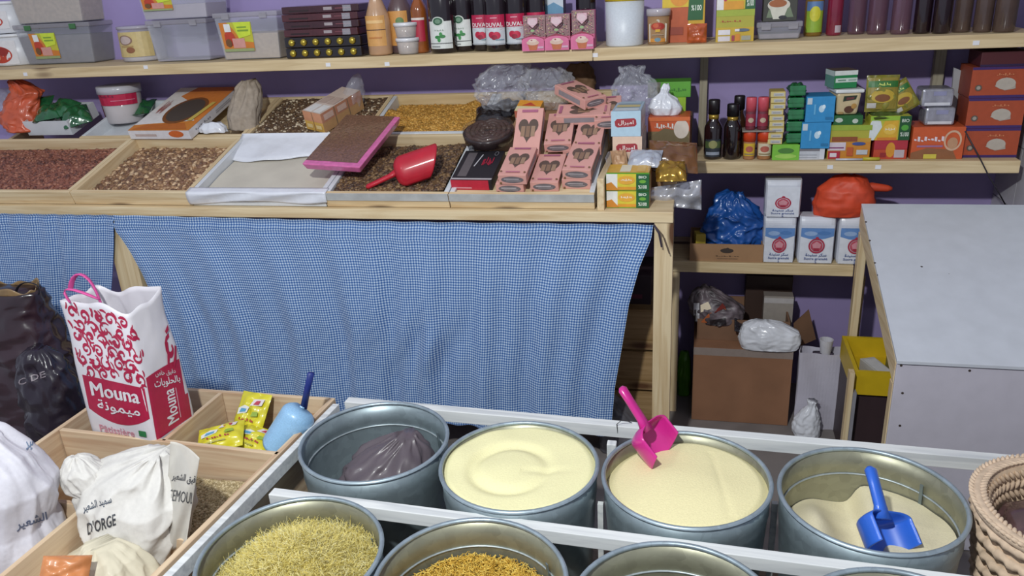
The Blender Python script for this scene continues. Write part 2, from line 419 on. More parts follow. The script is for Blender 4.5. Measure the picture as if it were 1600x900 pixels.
def bag_mesh(rings, n=56, nz=40, sq=2.4, fold=0.012, freq=9.0, seed=0, ridge=0.5, top_open=False, wave=0, vert=1.0, fine=0.0, facet=0.0, ff=1.0):
    rings = sorted(rings); zs = [r[0] for r in rings]
    def ip(z, k):
        return float(np.interp(z, zs, [r[k] for r in rings]))
    off = Vector((seed * 3.17, seed * 1.31, seed * 2.23))
    def fn(u, v):
        z = zs[0] + (zs[-1] - zs[0]) * v; t = 2 * PI * u
        c, s = math.cos(t), math.sin(t)
        k = (abs(c) ** sq + abs(s) ** sq) ** (-1 / sq)
        rx, ry, cx, cy = ip(z, 1), ip(z, 2), ip(z, 3), ip(z, 4)
        q = Vector((c * 0.1 * freq, s * 0.1 * freq, z * freq * vert)) + off
        nn = noise.noise(q * 1.3); rg = 1 - 2 * abs(noise.noise(q * 2.3 + Vector((7, 3, 1)))); fi = noise.noise(q * 5.1)
        dd = fold * (nn * (1 - ridge) * 1.4 + rg * ridge + fi * 0.35)
        if facet:
            qq = Vector((cx + rx * k * c, (cy + ry * k * s), z * .8)) * (18 * ff) + off
            ds, ps = noise.voronoi(qq); sw = 0; sv = 0
            for d_, p_ in zip(ds, ps):
                w_ = math.exp(-9 * d_); sw += w_; sv += w_ * (noise.noise_vector(p_ * 3.7) * 1.6).dot(qq - p_)
            dd += facet * sv / max(sw, 1e-9)
        if fine: dd += fine * ((1 - 2 * abs(noise.noise(q * 4.3 + Vector((3, 9, 2))))) * .6 + (1 - 2 * abs(noise.noise(q * 9.0 + Vector((1, 4, 7))))) * .35 + .25 * noise.noise(q * 19))
        if wave: dd += fold * 0.8 * math.sin(wave * t + nn * 3)
        lim = min(rx, ry); dd = max(-0.6 * lim, min(dd, 0.8 * lim + 0.01)) * (0.25 if v < 0.02 else 1)
        return (cx + (rx * k + dd) * c, cy + (ry * k + dd) * s, z + (fold * 0.7 * noise.noise(q * 2.0) if v > 0.02 else 0))
    mb = MB(); mb.grid(fn, n, nz, closed=True)
    L = len(mb.v)
    mb.f.append(tuple(range(n - 1, -1, -1))); mb.m.append(0)
    if not top_open: mb.f.append(tuple(range(L - n, L))); mb.m.append(0)
    return mb
def bag(name, label, cat, loc, rings, material, rz=0, group=None, solid=0, rx=0, ry=0, **k):
    o = bag_mesh(rings, **k).build(name, material, smooth=True, solid=solid); o.location = loc; o.rotation_euler = (rx, ry, rz)
    return tag(o, label, cat, group)

def pillow(mb, w, h, t, X=None, seed=0, nu=16, nv=16, crimp=0.08):
    """a flat sealed packet in its own xy plane with serrated ends"""
    for sgn in (1, -1):
        def fn(u, v):
            a, b = 2 * u - 1, 2 * v - 1
            k = max(0, (1 - abs(a) ** 3)) * max(0, (1 - (abs(b) / (1 - crimp)) ** 2.5) if abs(b) < 1 - crimp else 0)
            nz = 0.25 * t * noise.noise(Vector((a * 2.5 + seed, b * 2.5, seed * 1.7)))
            return (a * w / 2 * (1 - 0.04 * k), b * h / 2, sgn * (t / 2 * k ** 0.6 + 0.0008) + nz * (k > 0.02))
        mb.grid(fn, nu, nv, X=X)
    return mb

def heap_bits(name, label, cat, fn, area, count, size, mats, kind='stuff', parent=None, flat=0.6, surface=None, nb=5):
    """loose pieces strewn over a surface: fn(u,v) -> (point, normal) ; all one mass"""
    ico = bmesh.new(); bmesh.ops.create_icosphere(ico, subdivisions=1, radius=1)
    bv = np.array([p.co[:] for p in ico.verts]); bf = np.array([[q.index for q in f.verts] for f in ico.faces]); ico.free()
    V = np.zeros((count, len(bv), 3)); F = np.zeros((count, len(bf), 3), int); mi = RNG.integers(0, len(mats), count)
    for i in range(count):
        p = Vector(fn(random.random(), random.random()))
        s = size * random.uniform(0.6, 1.3)
        R = np.array(Matrix.Rotation(random.uniform(0, 6.3), 3, 'Z') @ Matrix.Rotation(random.uniform(-.7, .7), 3, 'X'))
        b = bv * np.array([s * random.uniform(1, 1.5), s, s * flat]) * RNG.uniform(0.75, 1.2, (len(bv), 1))
        V[i] = b @ R.T + np.array(p); F[i] = bf + i * len(bv)
    me = bpy.data.meshes.new(name)
    v = V.reshape(-1, 3); f = F.reshape(-1, 3); m = np.repeat(mi, len(bf))
    if surface is not None:
        sv, sf = surface; sf = np.array(sf)
        tri = np.concatenate([sf[:, [0, 1, 2]], sf[:, [0, 2, 3]]]) + len(v)
        v = np.concatenate([v, np.array(sv)]); f = np.concatenate([f, tri]); m = np.concatenate([m, np.zeros(len(tri), int)])
    me.vertices.add(len(v)); me.vertices.foreach_set('co', v.ravel())
    me.loops.add(len(f) * 3); me.loops.foreach_set('vertex_index', f.ravel().astype(np.int32))
    me.polygons.add(len(f)); me.polygons.foreach_set('loop_start', np.arange(0, len(f) * 3, 3, dtype=np.int32))
    me.polygons.foreach_set('material_index', m.astype(np.int32))
    for q in mats: me.materials.append(q)
    me.update(calc_edges=True); me.validate()
    o = bpy.data.objects.new(name, me); COL.objects.link(o)
    if parent: o.parent = parent
    tag(o, label, cat, kind=kind); return o
def grid_surface(fn, nu, nv):
    v = [fn(i / nu, j / nv) for j in range(nv + 1) for i in range(nu + 1)]
    f = [(j * (nu + 1) + i, j * (nu + 1) + i + 1, (j + 1) * (nu + 1) + i + 1, (j + 1) * (nu + 1) + i) for j in range(nv) for i in range(nu)]
    return v, f
# ================================================================== SETTING
WALL_Y, WALL_X = 3.05, 1.02
m_wall = mat('#9a8bbb', 0.75, 0.07, 5, bump=0.08, key='wall')
o = MB().box((-1.2, WALL_Y + 0.04, 1.2), (4.6, 0.08, 2.6)).build('wall_back', m_wall); o['kind'] = 'structure'
m_floor = mat('#7d7674', 0.7, 0.22, 4, bump=0.15, key='floor')
o = MB().box((-1.1, 1.3, -0.03), (4.6, 4.0, 0.06)).build('floor', m_floor); o['kind'] = 'structure'
m_tile = mat('#b9b7bd', 0.3, 0.05, 8, key='tile')
o = MB().box((WALL_X + 0.045, 2.2, 1.2), (0.07, 1.85, 2.6)).build('wall_right', mat('#77727c', 0.8, 0.05, 9)); o['kind'] = 'structure'
tm = None
for iy in range(5):
    for iz in range(6):
        y = 3.05 - 0.1 - iy * 0.2; z = 0.1 + iz * 0.2
        if tm is None:
            t = MB().box((0, 0, 0), (0.012, 0.197, 0.197)).build('tile', m_tile, o, bevel=0.0015); tm = t.data
        else:
            t = bpy.data.objects.new('tile', tm); COL.objects.link(t); t.parent = o
        t.location = (WALL_X + 0.006, y, z)

# ------------------------------------------------------------------ wall shelving
SH = empty('shelving_unit', (0.4, 2.9, 0)); tag(SH, 'long rough pine shelving on the purple back wall, with three levels and thin posts', 'shelf')
def child(o, p):   # parent while keeping world place
    bpy.context.view_layer.update(); o.parent = p; o.matrix_parent_inverse = p.matrix_basis.inverted() if p.parent is None else p.matrix_world.inverted(); return o
def board(parent, name, x0, x1, y0, y1, z0, z1, m, bevel=0.002, zr=None):
    mb = MB()
    zr = z0, z1
    c = ((x0 + x1) / 2, (y0 + y1) / 2, (z0 + z1) / 2)
    ob = MB().box((0, 0, 0), (x1 - x0, y1 - y0, z1 - z0)).build(name, m, bevel=bevel); ob.location = c
    if parent: child(ob, parent)
    return ob
ZT, ZM, ZL, YS = 1.369, 0.984, 0.621, 2.75
xs = at_y(926, 88, YS).x
board(SH, 'shelf_board', -3.1, xs, YS - .004, 3.045, ZT - .04, ZT - .001, S_X)
board(SH, 'shelf_board', xs + .001, 0.985, YS + .004, 3.045, ZT - .041, ZT, S_X)
board(SH, 'shelf_board', -0.07, 0.985, YS, 3.045, ZM - .04, ZM, S_X)
board(SH, 'shelf_board', -0.09, 0.53, YS, 3.045, ZL - .04, ZL, S_X)
PW = wood('#a39a86', '#857b68', 'z', knots=False)
px = at_y(1098, 170, 3.02).x; board(SH, 'post', px - .014, px + .014, 3.015, 3.045, ZM, ZT - .042, PW)
px = at_y(1467, 110, 3.02).x; board(SH, 'post', px - .017, px + .017, 3.015, 3.045, ZM, ZT - .042, PW)
px = at_y(1343, 440, YS + .02).x; board(SH, 'post', px - .016, px + .016, YS + .006, YS + .038, 0.0, ZL - .041, W_Z)
board(SH, 'post', -0.085, -0.055, YS + .006, YS + .036, 0.0, ZL - .041, W_Z)
stk = mat('#dcdce0', 0.4, 0.04, 50)
for x, y, zz in ((228, 105, 'a'), (513, 101, 'a'), (605, 100, 'a'), (40, 116, 'a'), (930, 86, 'b'), (1525, 67, 'b'), (1297, 261, 'm'), (1372, 261, 'm')):
    yy = {'a': YS - .004, 'b': YS + .004, 'm': YS}[zz]
    p = at_y(x, y, yy)
    s = MB().box((0, 0, 0), (.018, .0016, .013)).build('price_sticker', stk); s.location = (p.x, yy - .0009, p.z); child(s, SH)

# ------------------------------------------------------------------ display stand under the trays
ST = empty('display_stand', (-1.3, 2.5, 0)); tag(ST, 'long pine display stand carrying the sloping trays along the back wall', 'stand')
board(ST, 'front_rail', -3.0, -0.068, 2.285, 2.325, .906, .938, W_X)
board(ST, 'table_top', -3.0, -0.070, 2.326, 3.03, .914, .937, W_X)
for x, hw in ((at_y(1036, 450, 2.31).x, .028), (at_y(212, 450, 2.31).x, .047)):
    board(ST, 'leg', x - hw, x + hw, 2.29, 2.335, 0, .906, W_Z)
for x in (-0.11, -1.95): board(ST, 'leg', x - .025, x + .025, 2.93, 2.98, 0, .913, W_Z)
SL = math.atan(0.30); CS, SN = math.cos(SL), math.sin(SL)
Z0T, Y0T, TD = 0.987, 2.295, 0.05
def tray_pt(x, s, n):   # s up the slope, n off the tray-top plane
    return Vector((x, Y0T + s * CS - n * SN, Z0T + s * SN + n * CS))
def side_tri(x0, x1):
    a = [(2.36, .9375), (3.0, .9375), (3.0, Z0T + .705 * .30 - .075), (2.36, Z0T + .065 * .3 - TD * 1.04 - .006)]
    mb = MB(); mb.hexa([(x0, y, z) for y, z in a], [(x1, y, z) for y, z in a]); return mb
for x in (-.322, -1.19, -2.16, -2.88):
    child(side_tri(x, x + .02).build('bearer', W_Y), ST)
board(ST, 'side_board', -.293, -.272, 2.30, 2.99, .9375, 1.035, W_Y)

COLX = [-2.90, -2.145, -1.672, -1.178, -.757, -.300]
L1, L2 = 0.405, 0.335
FILMW = mat('#cfd3d8', 0.3, 0.06, 30, key='filmw'); FILMT = mat('#b4b6b6', 0.3, 0.15, 18, key='filmt')
def on_slope(x, y, n=0.0):
    """point of the tray-top plane (raised n) seen at x, y"""
    d = ray(x, y); nn = Vector((0, -SN, CS)); p0 = tray_pt(0, 0, n)
    return CAM + d * ((p0 - CAM).dot(nn) / d.dot(nn))
def slope_sn(x, y, n=0.0):
    p = on_slope(x, y, n); return p.x, (p.y - Y0T + n * SN) / CS
TRAYS = {}
def tray(row, col, label, mf=W_X, ms=W_Y, mbk=W_X, x0=None, x1=None, mbase=None):
    x0 = COLX[col] if x0 is None else x0; x1 = COLX[col + 1] if x1 is None else x1
    s0, L = (0, L1) if row == 0 else (L1 + .004, L2)
    wd = x1 - x0 - .003
    t = empty('display_tray', tray_pt(x0 + .0015, s0, 0), (SL, 0, 0)); tag(t, label, 'tray')
    th = .016
    MB().box((wd / 2, th / 2, -TD / 2), (wd, th, TD)).build('front_board', W_X if mf is FILMT else mf, t, bevel=.0015)
    if mf is FILMT:
        mf_ = MB().box((wd / 2, -.0012, -.012), (wd, .0022, .026)).build('film_band', FILMT, t)
    MB().box((wd / 2, L - th / 2, -TD / 2), (wd, th, TD)).build('back_board', mbk, t, bevel=.0015)
    for x in (th / 2, wd - th / 2): MB().box((x, L / 2, -TD / 2), (th, L - 2 * th, TD)).build('side_board', ms, t, bevel=.0015)
    MB().box((wd / 2, L / 2, -TD + .003), (wd - 2 * th, L - 2 * th, .006)).build('base_board', mbase or W_X, t)
    TRAYS[(row, col)] = (t, wd, L, th); return t
def tray_fill(row, col, name, label, mats, count, size, hfn, cat='dried fruit', flat=0.6, base=True):
    t, wd, L, th = TRAYS[(row, col)]
    g = .003
    def fn(u, v):
        x = th + g + u * (wd - 2 * th - 2 * g); y = th + g + v * (L - 2 * th - 2 * g)
        h = hfn(u, v) + 0.006 * noise.noise(Vector((x * 14, y * 14, col * 3.1)))
        return (x, y, -TD + .008 + max(.002, h))
    def fb(u, v):
        u = min(max(u, .012), .988); v = min(max(v, .014), .986); return fn(u, v)
    o = heap_bits(name, label, cat, fb, None, count, size, mats, surface=grid_surface(fn, 26, 20), flat=flat)
    o.location = t.location; o.rotation_euler = t.rotation_euler; return o

# ------------------------------------------------------------------ front table with the tubs
ZB = 0.58
TB = empty('tub_table', (-0.1, 1.45, 0)); tag(TB, 'white painted batten table holding the round zinc tubs', 'table')
def batten(parent, name, p, q, w_, z0, z1, m, side=1, bevel=.0015):
    """a straight board between two plan points; w_ wide to the near/right side"""
    p = Vector((p[0], p[1], 0)); q = Vector((q[0], q[1], 0)); L = (q - p).length; a = math.atan2(q.y - p.y, q.x - p.x)
    ob = MB().box((L / 2, -side * w_ / 2, (z0 + z1) / 2), (L, w_, z1 - z0)).build(name, m, bevel=bevel)
    ob.location = (p.x, p.y, 0); ob.rotation_euler = (0, 0, a)
    if parent: child(ob, parent)
    return ob
b1a, b1b = at_z(545, 620, ZB), at_z(1556, 708, ZB); b2a, b2b = at_z(415, 760, ZB), at_z(1500, 897, ZB)
u1 = (b1b - b1a).normalized(); u2 = (b2b - b2a).normalized()
wl0, wl1 = at_z(540, 621, ZB), at_z(268, 900, ZB); ul = (wl1 - wl0).normalized()
wl1 = wl0 + ul * 1.05
RW = .034
batten(TB, 'beam', b1a + u1 * .0, b1a + u1 * 1.95, .028, ZB - .032, ZB, WHITE_PAINT_X)
batten(TB, 'beam', b2a + u2 * .022, b2a + u2 * 1.95, .026, ZB - .030, ZB, WHITE_PAINT_X)
batten(TB, 'beam', (b2a.x + .02, b2a.y - .42), (b2a.x + 1.95, b2a.y - .42 - .09), .034, ZB - .030, ZB, WHITE_PAINT_X)
batten(TB, 'side_rail', wl0 + ul * .036, wl1, .018, ZB - .034, ZB, WHITE_PAINT_Y, side=1)
batten(TB, 'lower_rail', (-.90, 1.70), (1.0, 1.63), .03, .235, .262, WHITE_PAINT_X)
batten(TB, 'lower_rail', (-.93, 1.29), (1.0, 1.20), .03, .235, .262, WHITE_PAINT_X)
batten(TB, 'lower_rail', (-.95, .97), (1.0, .88), .03, .235, .262, WHITE_PAINT_X)
for k in range(5):
    batten(TB, 'floor_board', (-.90, 1.62 - k * .15), (1.0, 1.55 - k * .15), .14, .262, .274, wood('#8a755c', '#6d5a46', 'x', knots=False, key='dull'))
for p in ((-.895, 1.715), (1.0, 1.64), (-.94, .93)):
    ob = MB().box((0, 0, .116), (.034, .034, .233)).build('leg', WHITE_PAINT_Y); ob.location = (p[0], p[1] - .02, 0); child(ob, TB)
for x, y in ((939, 830), (1207, 830)):
    p = at_z(x, y, .45); ob = MB().box((0, 0, .40), (.012, .012, .25)).build('divider_post', WHITE_PAINT_Y); ob.location = (p.x, p.y, 0); child(ob, TB)
p = at_z(956, 690, ZB); ob = MB().box((0, 0, 0), (.022, .02, .05)).build('corner_block', WHITE_PAINT_Y, bevel=.002); ob.location = (p.x, p.y, ZB - .027); child(ob, TB)

ZINC = zinc(); TUBS = []
RR = .179
def make_tub(inner):
    H = .325; r = RR
    o = MB().lathe([(r * .86, 0), (r * .875, .012), (r * .955, H - .075), (r * .967, H - .062), (r * .958, H - .05), (r * .985, H - .006), (r * .985 - .004, H - .006), (r * .955 - .004, H - .05), (r * .964 - .004, H - .062), (r * .952 - .004, H - .075), (r * .87 - .003, .012), (.001, .010)], 64, cap1=False).build('zinc_tub', [ZINC, inner], smooth=True)
    me = o.data; mi = [1 if 64 * 6 <= i < 64 * 11 else 0 for i in range(len(me.polygons))]; me.polygons.foreach_set('material_index', mi)
    n = 64; mb = MB()
    def ringf(u, v):
        a = 2 * PI * u; b = 2 * PI * v; R = r - .005
        return ((R + .005 * math.cos(b)) * math.cos(a), (R + .005 * math.cos(b)) * math.sin(a), H - .005 + .005 * math.sin(b))
    mb.grid(ringf, n, 8, closed=True); mb.build('rim', zinc('#a2b1ba', '_rim'), o, smooth=True)
    mb = MB()
    def beadf(u, v):
        a = 2 * PI * u; b = 2 * PI * v; R = r * .956 - .004
        return ((R + .0022 * math.cos(b)) * math.cos(a), (R + .0022 * math.cos(b)) * math.sin(a), H - .064 + .0022 * math.sin(b))
    mb.grid(beadf, n, 6, closed=True); mb.build('bead', zinc('#b4bec2', '_bead'), o, smooth=True)
    mb = MB().box((0, 0, 0), (.007, .0025, .20)); a = math.radians(40)
    s = mb.build('seam', zinc('#7c898e', '_seam'), o, loc=((r * .940 - .003) * math.cos(a), (r * .940 - .003) * math.sin(a), H - .135), rot=(math.radians(4), 0, a - PI / 2))
    return o
CANS = [((-.732, 1.506), 'zinc tub holding the crumpled grey plastic bag'), ((-.369, 1.4585), 'zinc tub brimming with pale yellow semolina, no scoop in it'), ((-.006, 1.463), 'zinc tub of semolina with the pink scoop'),
        ((.357, 1.446), 'half-empty zinc tub of flour with the blue scoop'), ((-.740, 1.099), 'zinc tub heaped with thin yellow vermicelli'), ((-.378, 1.083), 'zinc tub with dark yellow short noodles low inside'),
        ((-.016, 1.068), 'zinc tub with only its empty upper wall in view, in front of the pink scoop'), ((.346, 1.055), 'zinc tub barely in view below the blue scoop')]
base_tub = make_tub(ZINC); olive_tub = make_tub(zinc('#979682', '_olive'))  # second tub type has an olive-grey inner wall
for i, ((x, y), lb) in enumerate(CANS):
    t = base_tub if i == 0 else olive_tub if i == 1 else copy_tree(olive_tub)
    t.location = (x, y, .2745); tag(t, lb, 'tub', 'zinc tubs on the table'); TUBS.append(t)
ZR = .2745 + .325

# ------------------------------------------------------------------ wooden bins beside the tubs
BN = empty('grain_bins', (-1.3, 1.4, 0)); tag(BN, 'pale wooden bin crate divided into compartments beside the zinc tubs', 'crate')
Z1 = .30
def bz(x, y, z=ZB): return at_z(x, y, z)
bw = wood('#d6bd98', '#b8946c', 'x', knots=False, key='bin')
def plank(nm, a, b, t=.012, z0=Z1, z1=ZB, side=1, m=None): return batten(BN, nm, a, b, t, z0, z1, m or BIN_X, side)
rA, rB = bz(524, 622), bz(245, 900); dr = (rB - rA).normalized()
plank('side_board', rA + dr * .0, rA + dr * 1.02, .014, Z1, ZB, 1)
bl = bz(128, 643); bl2 = bz(75, 683)
backL = Vector((bl.x + .0, rA.y + .004, 0)); 
plank('back_board', (bl.x - .02, rA.y + .002), (rA.x - .016, rA.y + .002), .013)
dl = (bl2 - bl).normalized(); lA = Vector((bl.x - .003, rA.y - .013, 0))
plank('side_board', lA, lA + Vector((-.02, -1.0, 0)), .013, side=-1)
d1a, d1b = bz(75, 666), bz(442, 706)
plank('divider', (lA.x + .012, d1a.y), (d1b.x - .008, d1b.y), .013)
d2a, d2c = bz(345, 610), bz(117, 800)
ux = (d2c - d2a).normalized(); 
plank('divider', (d2a.x, rA.y - .013), (d2a.x + ux.x * .25, d1b.y + .004), .012, side=-1)
plank('divider', (d2a.x + ux.x * .29, d1b.y - .015), (d2a.x + ux.x * .9, .86), .012, side=-1)
d3 = bz(103, 781)
plank('divider', (lA.x - .004, d3.y + .004), (d2a.x - .03, d3.y), .012, side=1)
d3r = bz(300, 808); plank('divider', (d2a.x - .008, d3r.y + .010), (d1b.x - .045, d3r.y), .012, Z1, ZB - .055)
plank('base_board', (lA.x, rA.y - .015), (d1b.x - .02, rA.y - .015), .90, Z1 - .012, Z1 - .0005, m=wood('#a98662', '#86684b', 'x', knots=False, key='base'))
for x, y in ((-1.62, 1.72), (-.985, 1.72), (-1.64, .95), (-1.03, .92)):
    ob = MB().box((0, 0, .143), (.04, .04, .286)).build('leg', BIN_Y); ob.location = (x, y, 0); child(ob, BN)

# ------------------------------------------------------------------ white sloping box by the right wall
WB = empty('sloping_box', (.75, 2.4, 0)); tag(WB, 'white panelled box with a sloping top on a pine frame by the tiled wall', 'box')
wf = at_z(1401, 562, .60); wb = at_y(1345, 318, 2.745); WX = wf.x
WHT = mat('#c3c7cf', 0.5, 0.04, 18, key='panel'); WHT2 = mat('#bfbbc6', 0.6, 0.04, 18, key='panel2')
a0 = Vector((WX, wf.y, wf.z)); a1 = Vector((WX, wb.y, wb.z)); XR = 1.018
mb = MB(); t = .010
mb.hexa([(WX, a0.y - .006, a0.z - t), (XR, a0.y - .006, a0.z - t), (XR, a1.y, a1.z - t), (WX, a1.y, a1.z - t)], [(WX, a0.y - .006, a0.z), (XR, a0.y - .006, a0.z), (XR, a1.y, a1.z), (WX, a1.y, a1.z)])
child(mb.build('top_panel', WHT, bevel=.001), WB)
board(WB, 'front_panel', WX + .002, XR, a0.y, a0.y + .008, 0.005, a0.z - t - .004, WHT2)
yb0 = a0.y + .0085
mb = MB(); sl = (a1.z - a0.z) / (a1.y - a0.y)
def zt_(y): return a0.z + sl * (y - a0.y) - t - .0005
for x in (WX, XR - .03):
    mb = MB(); y0, y1 = yb0, a1.y
    mb.hexa([(x, y0, zt_(y0) - .07), (x + .026, y0, zt_(y0) - .07), (x + .026, y1, zt_(y1) - .07), (x, y1, zt_(y1) - .07)], [(x, y0, zt_(y0)), (x + .026, y0, zt_(y0)), (x + .026, y1, zt_(y1)), (x, y1, zt_(y1))])
    child(mb.build('side_rail', W_Y, bevel=.001), WB)
    board(WB, 'leg', x, x + .026, yb0, yb0 + .035, 0, zt_(yb0) - .071, W_Z)
    board(WB, 'leg', x, x + .026, a1.y - .04, a1.y - .002, 0, zt_(a1.y - .04) - .071, W_Z)
nailm = mat('#3d342f', 0.6, .1)
for x, y in ((1353, 347), (1359, 376), (1367, 411), (1372, 430), (1380, 461), (1390, 505), (1409, 556), (1531, 565), (1440, 417), (1483, 429)):
    d = ray(x, y); nn = Vector((0, -sl, 1)).normalized(); p = CAM + d * ((a0 - CAM).dot(nn) / d.dot(nn))
    ob = MB().lathe([(.0035, 0), (.0035, .0008)], 8).build('nail', nailm); ob.location = p + nn * .0002; ob.rotation_euler = (math.atan(sl), 0, 0); child(ob, WB)
for x, y in ((1408, 571), (1515, 579), (1410, 614), (1406, 665)):
    p = at_y(x, y, a0.y); ob = MB().lathe([(.0035, 0), (.0035, .0008)], 8).build('nail', nailm); ob.location = (p.x, a0.y - .0002, p.z); ob.rotation_euler = (PI / 2, 0, 0); child(ob, WB)
# ================================================================== CLOTHS
GING = gingham()
def cloth(name, label, top, left, right, z0, Y, amp, folds, seed, bottom_in=0.0):
    """hanging cloth: top(u)->z, left(v)/right(v)->x"""
    nu, nv = 150, 60
    def fn(u, v):
        x = left(v) * (1 - u) + right(v) * u; zt = top(u); z = zt + (z0 - zt) * v
        k = min(1, v * 1.6 + .08)
        ph = u * folds * 2 * PI + 1.5 * noise.noise(Vector((u * 3 + seed, v * 0.7, 0)))
        y = Y - amp * k * (0.6 * math.sin(ph) + 0.5 * math.sin(ph * 2.3 + 1 + v) + 0.7 * noise.noise(Vector((u * 9, v * 2.5, seed)))) - .004 * (1 - k) * math.sin(u * 90)
        y -= 0.010 * max(0, 1 - v * 7) * (0.5 + 0.5 * math.sin(v * 160 + u * 2.0))
        # a pinched pucker in the middle
        du, dv = (u - .60) * 5.5, (v - .60) * 4.0
        y -= .012 * math.exp(-(du * du + dv * dv) * 3) * math.sin(du * 14 + 3 * dv)
        return (x, y, z)
    mb = MB(); mb.grid(fn, nu, nv)
    o = mb.build(name, GING, smooth=True)
    uvl = o.data.uv_layers.new(name='UVMap'); wd = nu + 1
    W = abs(right(0) - left(0)); H = abs(top(.5) - z0)
    idx = np.zeros(len(o.data.loops), int); o.data.loops.foreach_get('vertex_index', idx)
    uv = np.stack([(idx % wd) / nu * W, (idx // wd) / nv * H], -1).astype(np.float32)
    uvl.data.foreach_set('uv', uv.ravel()); return o
YC = 2.272
def xat(x, y): return at_y(x, y, YC).x
def zat(x, y): return at_y(x, y, YC).z
LV = [0, .06, .18, .35, .55, .75, 1.0]
LVL = [0, .07, .12, .18, .28, .36, .55, .75, 1.0]
LX = [xat(181, 345), xat(184, 374), xat(197, 396), xat(211, 420), xat(231, 462), xat(243, 492), xat(272, 570), xat(294, 650), xat(312, 720)]
RX_ = [xat(1021, 349), xat(1018, 360), xat(1000, 420), xat(983, 500), xat(972, 590), xat(961, 655), xat(954, 720)]
ztop = zat(600, 349)
c = cloth('gingham_curtain', 0, lambda u: .914 - .006 * u - .004 * math.sin(PI * u) , lambda v: float(np.interp(v, LVL, LX)), lambda v: float(np.interp(v, LV, RX_)), .17, YC, .016, 7, 3)
tag(c, 'wide blue and white checked cloth hanging from the stand rail, pinned at its upper corners', 'curtain')
c2 = cloth('gingham_curtain', 0, lambda u: .915, lambda v: -2.95, lambda v: xat(184 + 5 * v, 345 + 390 * v) - .004, .17, YC - .0, .010, 5, 8)
tag(c2, 'narrower checked cloth at the end of the stand, behind the dark bag', 'curtain')
pin = MB().tube([(xat(1022, 349), YC - .012, zat(1022, 349)), (xat(1030, 362), YC - .014, zat(1030, 362)), (xat(1034, 380), YC - .004, zat(1034, 385))], .003, 6).build('cord_end', mat('#3b3140', .7), c)
MB().tube([(xat(1022, 349), YC - .012, zat(1022, 349)), (xat(1036, 366), YC - .010, zat(1036, 366)), (xat(1046, 396), YC - .002, zat(1046, 396))], .002, 6).build('cord_end', mat('#6a5a4a', .7), c)

# ================================================================== TRAYS
tray(0, 0, 'wooden tray of reddish raisins at the end of the lower row')
tray(0, 1, 'wooden tray half filled with mixed brown nut pieces')
tray(0, 2, 'tray lined with white plastic holding pale powder', FILMW, FILMW, W_X, mbase=FILMW)
tray(0, 3, 'tray of dark raisins with the red scoop in it', FILMT, FILMW, W_X)
tray(0, 4, 'tray at the end of the lower row piled with pink biscuit boxes', FILMT, FILMW, W_X)
# display board that carries the boxes
t = TRAYS[(0, 4)]
MB().box((t[1] / 2, t[2] / 2, -.024), (t[1] - .034, t[2] - .034, .030)).build('cover_board', W_X, t[0])
tray(1, 0, 'small upper tray lined with white that holds the red-labelled pail', W_X, FILMW, FILMW, x0=-2.40, mbase=FILMW)
tray(1, 1, 'upper wooden tray under the orange flat carton')
tray(1, 2, 'upper wooden tray of dark spice with pale flecks')
tray(1, 3, 'upper white-edged tray of golden yellow crumbs', FILMW, FILMW, wood('#d6bf95', '#c6ad80', 'x', knots=False, key='in'))
tray(1, 4, 'upper tray under the clear plastic bags', FILMT, FILMW, W_X)

m4 = lambda *h: [mat(x, .55, .15, 90) for x in h]
tray_fill(0, 0, 'raisins', 'reddish brown raisins heaped in the end tray of the lower row', m4('#8a5544', '#734337', '#9a6652', '#5d372f'), 2100, .0066, lambda u, v: .036 * min(1, max(0, (.80 + .06 * math.sin(u * 6) - v) * 4.5)) * min(1, max(0, (u - .06 - .14 * v) * 7)), 'raisins')
tray_fill(0, 1, 'nut_pieces', 'mixed brown nut pieces covering part of the wooden tray', m4('#8c6a4e', '#a07c5a', '#c9ab88', '#694c3a', '#7d5a44'), 1500, .0078, lambda u, v: .034 * min(1, max(0, (u - .16 - .10 * v) * 6)) * min(1, max(.0, (.80 + .05 * math.sin(u * 7) - v) * 4.5)), 'nuts')
tray_fill(0, 3, 'raisins', 'dark brown raisins under the red scoop', m4('#6b5138', '#574030', '#806444', '#49362b'), 2000, .0070, lambda u, v: .036 * min(1, max(0, (.72 + .30 * u - v) * 4.5)) + .008 * u, 'raisins')
tray_fill(1, 2, 'dark_spice', 'dark spice flakes with pale flecks in the upper tray', m4('#5d4733', '#4b392d', '#70563a', '#584432', '#c4b49a', '#644b37'), 2000, .0058, lambda u, v: .036, 'spice')
tray_fill(1, 3, 'golden_crumbs', 'golden yellow crumbs banked in the white-edged upper tray', m4('#c08f40', '#ae7e34', '#cc9f50', '#98702e'), 2800, .0050, lambda u, v: .040 * min(1, max(0, (.66 + 1.1 * (u - .40) ** 2 * (1.6 if u > .4 else .9) - v) * 4.5)), 'crumbs')
